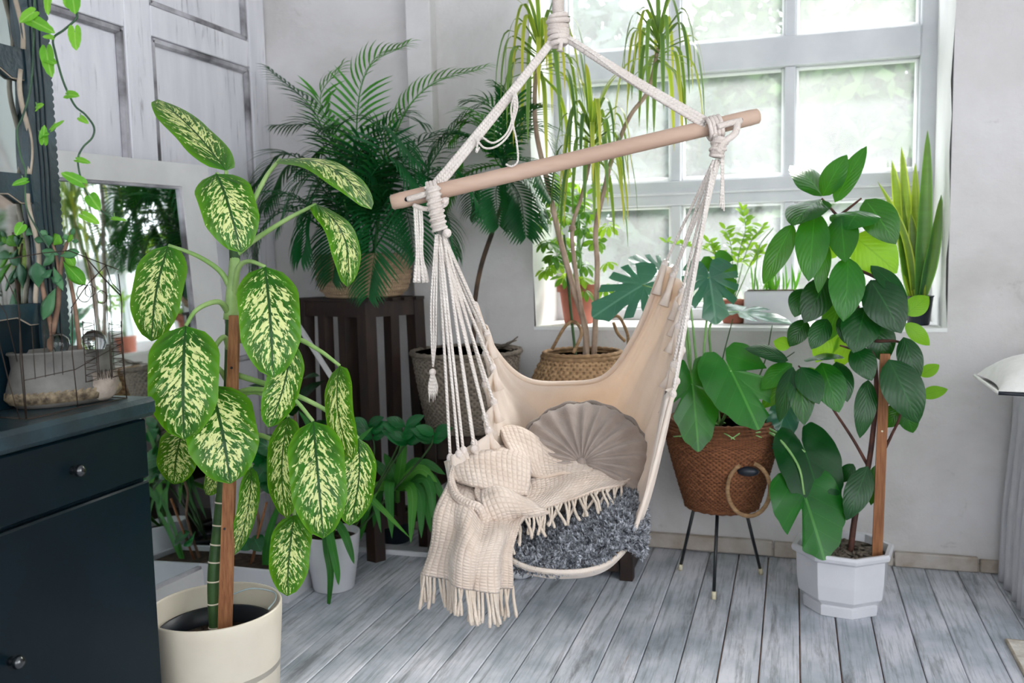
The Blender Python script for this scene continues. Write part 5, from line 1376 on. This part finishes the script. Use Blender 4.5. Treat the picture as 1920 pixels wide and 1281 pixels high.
jade = thing('potted_jade_plant', jc, 'jade plant in an oval grey stoneware pot on the dresser', 'houseplant')
obj('pot', MB().lathe(jc, [(JA*.86, 0), (JA*.98, .012), (JA*1.06, .035), (JA*1.03, .05), (JA*.93, jh*.72), (JA*.95, jh*.93), (JA*1.0, jh-.004), (JA*.99, jh), (JA*.92, jh), (JA*.88, jh-.02), (.001, jh-.022)], 56, sx=1, sy=JB/JA, rot=jrot), M['stone'], jade)
obj('pebble_band', MB().lathe(jc, [(JA*1.0, .010), (JA*1.065, .022), (JA*1.075, .034), (JA*1.05, .038)], 90, fn=lambda a, i, r, z: (r+.003*math.sin(a*44+i*1.7), z), sx=1, sy=JB/JA, rot=jrot), pmat('pebbled_band', '#3d3428', '#8a7a62', 60, .8, .6, 80), jade)
m_ = MB().lathe((jc.x, jc.y, jc.z+jh-.014), [(JA*.9, 0), (JA*.6, .003), (JA*.3, .004), (.001, .005)], 40, fn=lambda a, i, r, z: (r, z+random.uniform(-.002, .003)), sx=1, sy=JB/JA, rot=jrot)
obj('soil', m_, M['soil'], jade)
jd = depth(jc)
def J(px, py, o=0.0): return A(px, py, jd+o)
def jz(px, o=0.0): p = J(px, 655, o); return V((p.x, p.y, jc.z+jh-.02))
for ps, r0 in (([jz(96), J(98, 625), J(88, 580), J(78, 530), J(72, 490)], .007), ([J(98, 625), J(108, 575), J(112, 520), J(118, 480), J(126, 455)], .0065), ([jz(150, .01), J(146, 620, .01), J(138, 560, .01), J(128, 510, .01), J(122, 475, .01)], .0055), ([J(112, 520), J(105, 480), J(98, 455)], .004), ([J(118, 480), J(128, 450), J(134, 432)], .0035)):
    stalk(jade, ps, r0, r0*.6, M['jstem'], 'stem', 8)
for (b, t, w_) in (((72, 540), (68, 492), 32), ((80, 500), (100, 475), 22), ((118, 490), (160, 535), 26), ((112, 480), (148, 472), 20), ((110, 478), (78, 470), 18), ((100, 460), (110, 440), 26), ((92, 462), (86, 440), 22), ((104, 540), (80, 600), 26), ((95, 520), (115, 525), 20), ((120, 470), (140, 500), 18), ((126, 455), (134, 440), 12), ((128, 452), (120, 440), 10), ((132, 445), (138, 428), 10), ((134, 452), (146, 452), 9), ((86, 452), (64, 448), 14), ((90, 445), (76, 432), 13), ((100, 500), (118, 545), 14), ((98, 505), (78, 520), 18), ((64, 440), (30, 426), 24), ((96, 560), (84, 575), 16)):
    p0 = J(b[0], b[1], -.01); p1 = J(t[0], t[1], -.02)
    o = lf(jade, p0, p1, w_*1.05*jd/FPX, TOCAM+V((0, 0, .5)), M['jade'] if random.random() < .8 else M['pothos'], arch=.08, fold=-.05, curl=.2, prof=prof_obov, nl=8, nw=4)
    md = o.modifiers.new('thick', 'SOLIDIFY'); md.thickness = .004
for (px_, r_, lb) in ((110, .024, 'cloudy glass globe at the stem of the jade plant'), (177, .027, 'clear glass globe at the right of the jade pot')):
    g0 = jz(px_, -.01); g0.z += .006
    gt = thing('glass_globe', g0, lb, 'glass globe', 'watering globes in the jade pot')
    obj('bulb', MB().lathe(g0, [(.006, -.004), (r_*.7, .006), (r_, r_*.9), (r_*.92, r_*1.5), (r_*.5, r_*1.95), (.001, r_*2.05)], 24), M['clearglass'], gt)
    obj('neck', MB().tube([g0-V((0, 0, .02)), g0-V((0, 0, .002))], .005, 10), M['clearglass'], gt)

# --- wire house around the jade pot
M['wire'] = NT('rusty_dark_wire').bsdf('#3a2f28', .6, None, .4, .6)
fA, fB = PZ(50, 788, DZ), PZ(238, 748, DZ); ux = (fB-fA); up_ = V((0, 0, 1)); back = V((-ux.y, ux.x, 0)).normalized()*.19
fA = V((fA.x, fA.y, DZ+.002)); fB = V((fB.x, fB.y, DZ+.002)); lxv = V((ux.x, ux.y, 0))
cage = thing('wire_birdhouse', (fA+fB)/2+back*.5, 'thin rusty wire house standing round the jade pot', 'wire ornament')
def W(u, z, b=0.0): return fA + lxv*u + V((0, 0, z)) + back*b
def wire(pts, r=.0010, name='wire'):
    q = [p+V((random.uniform(-.0012, .0012), random.uniform(-.0012, .0012), random.uniform(-.001, .001))) for p in pts]
    obj(name, MB().tube(q, r, 5), M['wire'], cage)
for b in (0, 1):
    wire([W(0, 0, b), W(.5, .001, b), W(1, 0, b)], .0013, 'base_wire')
    wire([W(-.05, .33, b), W(.25, .34, b), W(.5, .345, b), W(1.0, .30, b)], .0012, 'eave_wire')
    for u in (0, .48, 1.0): wire([W(u, 0, b), W(u-.02, .12, b), W(u+.01, .22, b), W(u-.01, .29 if u != .48 else .21, b)], .0012, 'post_wire')
for u in (0, 1): wire([W(u, 0, 0), W(u, 0, 1)], .0012, 'base_wire')
wire([W(.48, .22), W(.66, .27), W(.86, .31), W(.92, .27), W(1.0, .25)], .0012, 'gable_wire'); wire([W(.66, .33), W(.84, .28), W(1.0, .24)], .0016, 'gable_wire')
wire([W(-.1, .30), W(0, .24), W(.0, .0)], .0012, 'gable_wire'); wire([W(.0, .08), W(.48, .085), W(1.0, .13)], .001, 'floor_wire'); wire([W(.85, 0.05), W(.84, .18), W(.85, .28)], .001, 'post_wire')
wire([W(.72, .06), W(.715, .18), W(.70, .30), W(.66, .34)], .001, 'post_wire')
def shutter(u0, u1, z0, z1, n):
    pts = []
    for i in range(n*2+1):
        z = z0+(z1-z0)*i/(n*2); pts.append(W(u1-.01 if (i % 4) in (1, 2) else u0+.01, z))
    wire(pts, .0008, 'shutter_coil'); wire([W(u0, z0), W(u1, z0), W(u1, z1), W(u0, z1), W(u0, z0)], .0011, 'shutter_frame')
shutter(.58, .70, .055, .19, 18); shutter(.86, .99, .055, .18, 16)
pts = [W(.71+.012*i, .055 if i % 2 else .075) for i in range(12)]; wire(pts, .0008, 'scroll_wire')
for (u, z, r_) in ((.62, .25, .02), (.68, .255, .014), (.80, .24, .015)):
    wire([W(u, z)+lxv.normalized()*(r_*math.cos(a))+V((0, 0, r_*math.sin(a))) for a in [2*PI*k/16 for k in range(17)]], .001, 'ring_wire')
for u in (.1, .2, .28, .36): wire([W(u, .08), W(u+.01, .19)], .0008, 'bar_wire')
wire([W(-.28, .28), W(-.2, .2), W(-.12, .08), W(-.05, .0)], .001, 'post_wire'); wire([W(-.2, .26), W(-.1, .22), W(-.04, .12)], .001, 'post_wire')
# weathered bowl behind
bw = PZ(256, 742, DZ); bw = V((bw.x-.05, min(bw.y-.02, DYE-.065), DZ+.001))
bwl = thing('weathered_bowl', bw, 'small weathered grey bowl at the far end of the dresser top', 'bowl')
obj('body', MB().lathe(bw, [(.030, 0), (.046, .012), (.054, .04), (.050, .062), (.052, .07), (.046, .07), (.043, .05), (.001, .03)], 28, fn=lambda a, i, r, z: (r+.0015*math.sin(a*5+i), z)), pmat('weathered_clay', '#6d6258', '#a09488', 20, .9, .5, 60), bwl)
obj('bark_chips', MB().lathe((bw.x, bw.y, bw.z+.055), [(.043, 0), (.02, .006), (.001, .008)], 20, fn=lambda a, i, r, z: (r, z+random.uniform(-.003, .004))), M['jstem'], bwl)

# ================================================================== FLOOR PLANTS ON THE LEFT
M['strap'] = leafmat('strap_leaf', '#1d5a26', '#3f8a38', '#5fa050', .38, .28, '#7cc02a', .5, 2, .03, .1)
M['strap_light'] = leafmat('light_strap_leaf', '#3f8a30', '#6fb04a', '#8cc26a', .38, .32, '#9cd43a', .5, 2, .03, .1)
M['zz'] = leafmat('glossy_zz_leaf', '#074a1e', '#126c2e', '#2f8a48', .22, .12, '#4fa03a', .7, 5, .02, .15)
def strap(parent, pts, w_, mat, name='leaf', nrm=None):
    c = curve(pts, 5); m_ = MB(); G_ = []
    L_ = len(c)
    for k, p in enumerate(c):
        t = k/(L_-1); tg = (c[min(k+1, L_-1)]-c[max(k-1, 0)]).normalized()
        sd = tg.cross((nrm or (TOCAM+V((0, 0, .5))))); sd = sd.normalized() if sd.length > 1e-4 else _r
        hw = w_*.5*(min(1, .45+2.5*t)*max(0, 1-t**4.0)**.8+.015); up2 = sd.cross(tg)
        G_.append([p-sd*hw-up2*hw*-.18, p, p+sd*hw-up2*hw*-.18])
    return obj(name, m_.grid(G_), mat, parent)
# white tapered pot
wpc = PZ(600, 1116); wpc = V((wpc.x+.012, wpc.y+.085, 0)); wr_t = 51*depth(wpc)/FPX*1.02; wh = PY(612, 1012, wpc.y-.09).z
wpot = thing('potted_spider_plant', wpc, 'strap-leaved plant in a round white tapered pot on the floor', 'houseplant')
obj('pot', MB().lathe(wpc, [(wr_t*.70, 0), (wr_t*.74, .006), (wr_t*.92, wh*.6), (wr_t, wh-.004), (wr_t*.995, wh), (wr_t*.94, wh), (wr_t*.92, wh-.03), (.001, wh-.032)], 48), M['white_pot'], wpot)
soil_disc(wpot, (wpc.x, wpc.y, wh-.026), wr_t*.92, M['soil'])
b0 = V((wpc.x, wpc.y, wh-.02))
def B(px, py, o): return PY(px, py, wpc.y+o)
for (pts, w_, mt) in (([(612, 985, -.06), (614, 1030, -.13), (620, 1080, -.15), (614, 1160, -.15)], .032, 'strap'), ([(615, 985, -.06), (624, 1030, -.14), (632, 1070, -.15), (635, 1098, -.15)], .030, 'strap'),
    ([(628, 980, -.05), (645, 1000, -.12), (656, 1030, -.13), (664, 1058, -.13)], .032, 'strap'), ([(600, 970, -.02), (590, 930, -.0), (560, 960, -.04), (530, 1020, -.08)], .032, 'strap'),
    ([(600, 960, 0), (640, 900, .02), (690, 930, .0), (770, 1010, -.04)], .034, 'strap_light'), ([(620, 960, 0), (640, 880, .05), (670, 830, .08), (700, 800, .1)], .03, 'strap'),
    ([(600, 960, 0), (600, 860, .06), (580, 800, .08), (560, 770, .1)], .03, 'strap'), ([(610, 960, 0), (660, 920, .0), (700, 940, .0), (715, 1000, -.0)], .03, 'strap')):
    strap(wpot, [b0]+[B(*p) for p in pts], w_, M[mt])
# white trough by the mirror
trc = PZ(470, 1125)
tx0, tx1 = PZ(365, 1110).x+.03, PZ(540, 1133).x; ty0 = PZ(540, 1133).y; tzz = PY(512, 1071, ty0).z
trou = thing('trough_planter', ((tx0+tx1)/2, ty0+.1, 0), 'low white trough planter with a staked plant standing by the leaning mirror', 'planter')
for (lo, hi) in (((tx0, ty0, 0), (tx1, ty0+.012, tzz)), ((tx0, ty0+.20, 0), (tx1, ty0+.212, tzz)), ((tx0, ty0+.012, 0), (tx0+.012, ty0+.20, tzz)), ((tx1-.012, ty0+.012, 0), (tx1, ty0+.20, tzz))): obj('side', MB().box(lo, hi, .002), M['white_pot'], trou, smooth=False)
obj('soil', MB().box((tx0+.012, ty0+.012, .01), (tx1-.012, ty0+.20, tzz-.02), .002), M['soil'], trou, smooth=False)
T0 = V(((tx0+tx1)/2+.05, ty0+.1, tzz-.03))
obj('cane_stake', MB().tube([PY(467, 1070, ty0+.1), PY(500, 942, ty0+.1)], .0045, 8), M['stake'], trou)
stalk(trou, [PY(470, 1070, ty0+.12), PY(485, 980, ty0+.12), PY(470, 920, ty0+.12), PY(500, 860, ty0+.12)], .006, .004, M['jstem'], 'stem')
for (b, t, w_) in (((505, 870), (480, 905), 44), ((505, 880), (545, 915), 46), ((490, 860), (545, 880), 50), ((500, 890), (520, 930), 40), ((470, 1010), (445, 1030), 40), ((475, 1005), (490, 1035), 34), ((500, 860), (460, 850), 36), ((520, 850), (470, 820), 40)):
    p0, p1 = PY(b[0], b[1], ty0+.11), PY(t[0], t[1], ty0+.07); lf(trou, p0, p1, w_*depth(p0)/FPX, TOCAM+V((0, 0, .6)), M['zz'], arch=.1, fold=.15, nl=8, nw=4)
for (pts) in ([(500, 1070), (520, 1010), (545, 960)], [(495, 1070), (505, 1000), (530, 930)]): strap(trou, [PY(a, b, ty0+.1) for a, b in pts], .03, M['strap'])
# little white label pot seen by the mirror
# dark pots with strap plants and zz plant in the shade
def darkpot(loc, r, h, label, name):
    t = thing(name, loc, label, 'houseplant')
    obj('pot', MB().lathe(loc, [(r*.72, 0), (r*.76, .004), (r*.96, h*.85), (r*1.04, h*.86), (r*1.04, h), (r*.95, h), (r*.93, h-.02), (.001, h-.022)], 32), M['black_plastic'], t)
    soil_disc(t, (loc[0], loc[1], h-.016), r*.93, M['soil']); return t
p1_ = PY(742, 1000, 3.53)
sp1 = darkpot((p1_.x, 3.53, 0), .085, .13, 'arching strap-leaved plant in a dark pot under the plant stand', 'potted_dracaena')
c0 = V((p1_.x, 3.53, .11)); cc = PY(745, 915, 3.24)
stalk(sp1, [c0, c0.lerp(cc, .5)+V((.005, 0, 0)), cc], .012, .010, M['strap_light'], 'stem')
for (tip, midp, o_, mt) in (((760, 815), (752, 870), .02, 'strap_light'), ((815, 985), (800, 900), -.10, 'strap'), ((770, 1020), (772, 920), -.16, 'strap_light'), ((735, 1010), (730, 910), -.16, 'strap'), ((690, 960), (705, 915), -.08, 'strap_light'), ((820, 905), (785, 880), -.04, 'strap_light'), ((800, 870), (775, 870), .02, 'strap'), ((690, 860), (715, 880), .02, 'strap'), ((845, 960), (800, 890), -.04, 'strap'), ((675, 1015), (700, 920), -.05, 'strap'), ((790, 1010), (785, 920), -.14, 'strap'), ((720, 850), (735, 880), .06, 'strap'), ((835, 890), (790, 870), .05, 'strap'), ((808, 1000), (790, 905), .0, 'strap'), ((700, 990), (715, 910), .02, 'strap')):
    strap(sp1, [cc, PY(midp[0], midp[1], 3.20+o_*.5), PY(tip[0], tip[1], 3.20+o_)], .042, M[mt])
p2_ = PY(640, 1000, 3.13)
sp2 = darkpot((p2_.x, 3.13, 0), .06, .10, 'dark glossy zz plant in a black pot between the white pot and the bench', 'potted_zz_plant')
c0 = V((p2_.x, 3.13, .09))
for ps in ([(700, 930), (735, 860), (760, 800)], [(705, 930), (745, 855), (770, 830)], [(695, 930), (700, 860), (690, 800)], [(700, 930), (790, 860), (815, 815)]):
    pts = [c0]+[PY(a, b, 3.14+.02*k) for k, (a, b) in enumerate(ps)][1:]; stalk(sp2, pts, .005, .003, M['dstem'], 'stem'); cv = curve(pts, 4)
    for i in range(len(cv)*2//3, len(cv)):
        for s_ in (-1, 1):
            d_ = (_r*s_*.8+V((0, -.25, .45))).normalized(); lf(sp2, cv[i], cv[i]+d_*random.uniform(.075, .10), .045, TOCAM+V((0, 0, .6)), M['zz'], arch=.06, fold=.12, nl=6, nw=4)
p3_ = PY(560, 1000, 3.30)
sp3 = darkpot((-1.92, 3.17, 0), .07, .12, 'dark leafy plant in a black pot in the corner behind the white pot', 'potted_rubber_plant')
c0 = V((-1.92, 3.17, .11))
for i in range(16):
    a = i*2.4; z_ = .2+.04*i; p = c0+V((.015*math.cos(a), .015*math.sin(a), z_-.1)); d_ = V((math.cos(a), math.sin(a)*.7-.2, .35)).normalized()
    lf(sp3, p, p+d_*.16, .07, V((0, -.3, 1)), M['fic_dark'], arch=.1, fold=.1, nl=8, nw=4)
stalk(sp3, [c0, c0+V((.01, 0, .3)), c0+V((0, .01, .72))], .009, .005, M['jstem'], 'stem')
# board on the floor, lath against the stand, small round pot under the seat
bd0, bd1 = PZ(668, 1032), PZ(810, 1038)
board = MB().box((bd0.x-.06, bd0.y-.02, 0), (BX0-.008, bd0.y+.05, .022), .003)
tag(obj('floor_board', board, M['white_pot'], smooth=False), 'narrow white board lying on the floor under the strap plants', 'board')
sp_c = PZ(968, 1091); sp_c = V((sp_c.x, sp_c.y+.05, 0))
rp = thing('round_planter', sp_c, 'small round grey-white pot on the floor under the hammock', 'planter')
obj('pot', MB().lathe(sp_c, [(.028, 0), (.052, .016), (.066, .05), (.060, .085), (.048, .10), (.040, .10), (.044, .08), (.001, .06)], 36), M['white_pot'], rp)
obj('soil', MB().lathe((sp_c.x, sp_c.y, .085), [(.046, 0), (.02, .003), (.001, .004)], 20), M['soil'], rp)

# ================================================================== DRAPED TABLE AT THE RIGHT
tX0 = .745; tY0, tY1 = 3.06, 3.66; tZ = PY(1890, 726, 3.42).z-.01
M['voile'] = clothmat('white_voile', '#d6d4da', '#e6e4e8', 0, .9, .30, '#e8e8ee', wstr=.15)
tab = thing('draped_table', (1.15, 3.0, 0), 'table under a floor-length white cloth at the right edge', 'table')
obj('table_top', MB().box((tX0+.05, tY0+.05, tZ-.03), (1.56, tY1-.02, tZ-.004), .004), M['darkwood'], tab, smooth=False)
for (a, b) in ((tX0+.08, tY0+.08), (tX0+.08, tY1-.1), (1.5, tY0+.08), (1.5, tY1-.1)): obj('leg', MB().box((a, b, 0), (a+.05, b+.05, tZ-.03), .003), M['darkwood'], tab, smooth=False)
obj('cloth_top', MB().box((tX0+.03, tY0+.03, tZ-.003), (1.58, tY1, tZ), .001), M['voile'], tab, smooth=False)
per = []
ys_ = np.linspace(tY1, tY0+.03, 70); xs_ = np.linspace(tX0+.03, 1.58, 40)
for y_ in ys_: per.append((tX0+.03, y_, -1, 0))
for x_ in xs_[1:]: per.append((x_, tY0+.03, 0, -1))
rows = []
for i in range(15):
    t = i/14; z_ = tZ-.001-(tZ-.004)*t; r2 = []
    for k, (x_, y_, nx, ny) in enumerate(per):
        f_ = min(1, t*1.6)*(.018*math.sin(k*.62+.5*math.sin(k*.17))+.008*math.sin(k*1.37+1)) - .022*t**.5
        r2.append(V((x_+nx*(-f_+.0), y_+ny*(-f_), z_)))
    rows.append(r2)
obj('cloth_skirt', MB().grid(rows), M['voile'], tab, solid=.002)
# linen cushion with a dark zip overhanging the table
cs_c = V((PY(1845, 724, 3.3).x+.235, 3.28, tZ+.014))
lc = thing('linen_cushion', cs_c, 'off-white linen cushion with a dark edge overhanging the draped table', 'cushion')
M['offlinen'] = clothmat('offwhite_linen', '#d8d6d0', '#e8e6e2', 0, .95, 0, wstr=.35, bdist=.003)
def cushion_face(sg, th):
    rows = []
    for i in range(21):
        r2 = []
        for j in range(21):
            u_, v_ = -1+2*i/20, -1+2*j/20; pin = (1-.10*(1-u_*u_)*abs(v_)**4); pin2 = (1-.10*(1-v_*v_)*abs(u_)**4)
            h_ = th*((1-abs(u_)**2.2)*(1-abs(v_)**2.2))**.55
            r2.append(V((cs_c.x+.235*u_*pin2, cs_c.y+.2*v_*pin, cs_c.z+sg*h_+(.012 if sg > 0 else 0)+.02*(1-(u_+1)/2))))
        rows.append(r2)
    return MB().grid(rows)
obj('cover', cushion_face(1, .11), M['offlinen'], lc); obj('cover_underside', cushion_face(-1, .02), M['offlinen'], lc)
er = [V((cs_c.x+.235*u_, cs_c.y+.2*v_, cs_c.z+.006+.02*(1-(u_+1)/2))) for u_, v_ in [(-1+.1*i, -1) for i in range(21)]]
el = [V((cs_c.x-.233, cs_c.y-.2+.02*i, cs_c.z+.026)) for i in range(21)]
obj('zip_edge', MB().tube(er, .006, 6), M['black_plastic'], lc); obj('piping', MB().tube(el, .006, 6), M['offlinen'], lc)

# ================================================================== RUG CORNER
rc = PZ(1887, 1205)
rm = MB().box((rc.x, .6, .0015), (rc.x+1.2, rc.y, .011), .003)
rug = thing('rug', (rc.x+.6, 2.0, 0), 'cream mottled rug, its corner at the lower right', 'rug')
obj('pile', rm, pmat('cream_mottled_rug', '#b9b0a4', '#ddd8cf', 22, .95, .5, 120), rug, smooth=False)
obj('binding', MB().tube([V((rc.x, .6, .007)), V((rc.x, rc.y, .007)), V((rc.x+1.2, rc.y, .007))], .006, 6), pmat('rug_binding', '#a59a8a', '#c4bbae', 20, .95, .3, 80), rug)
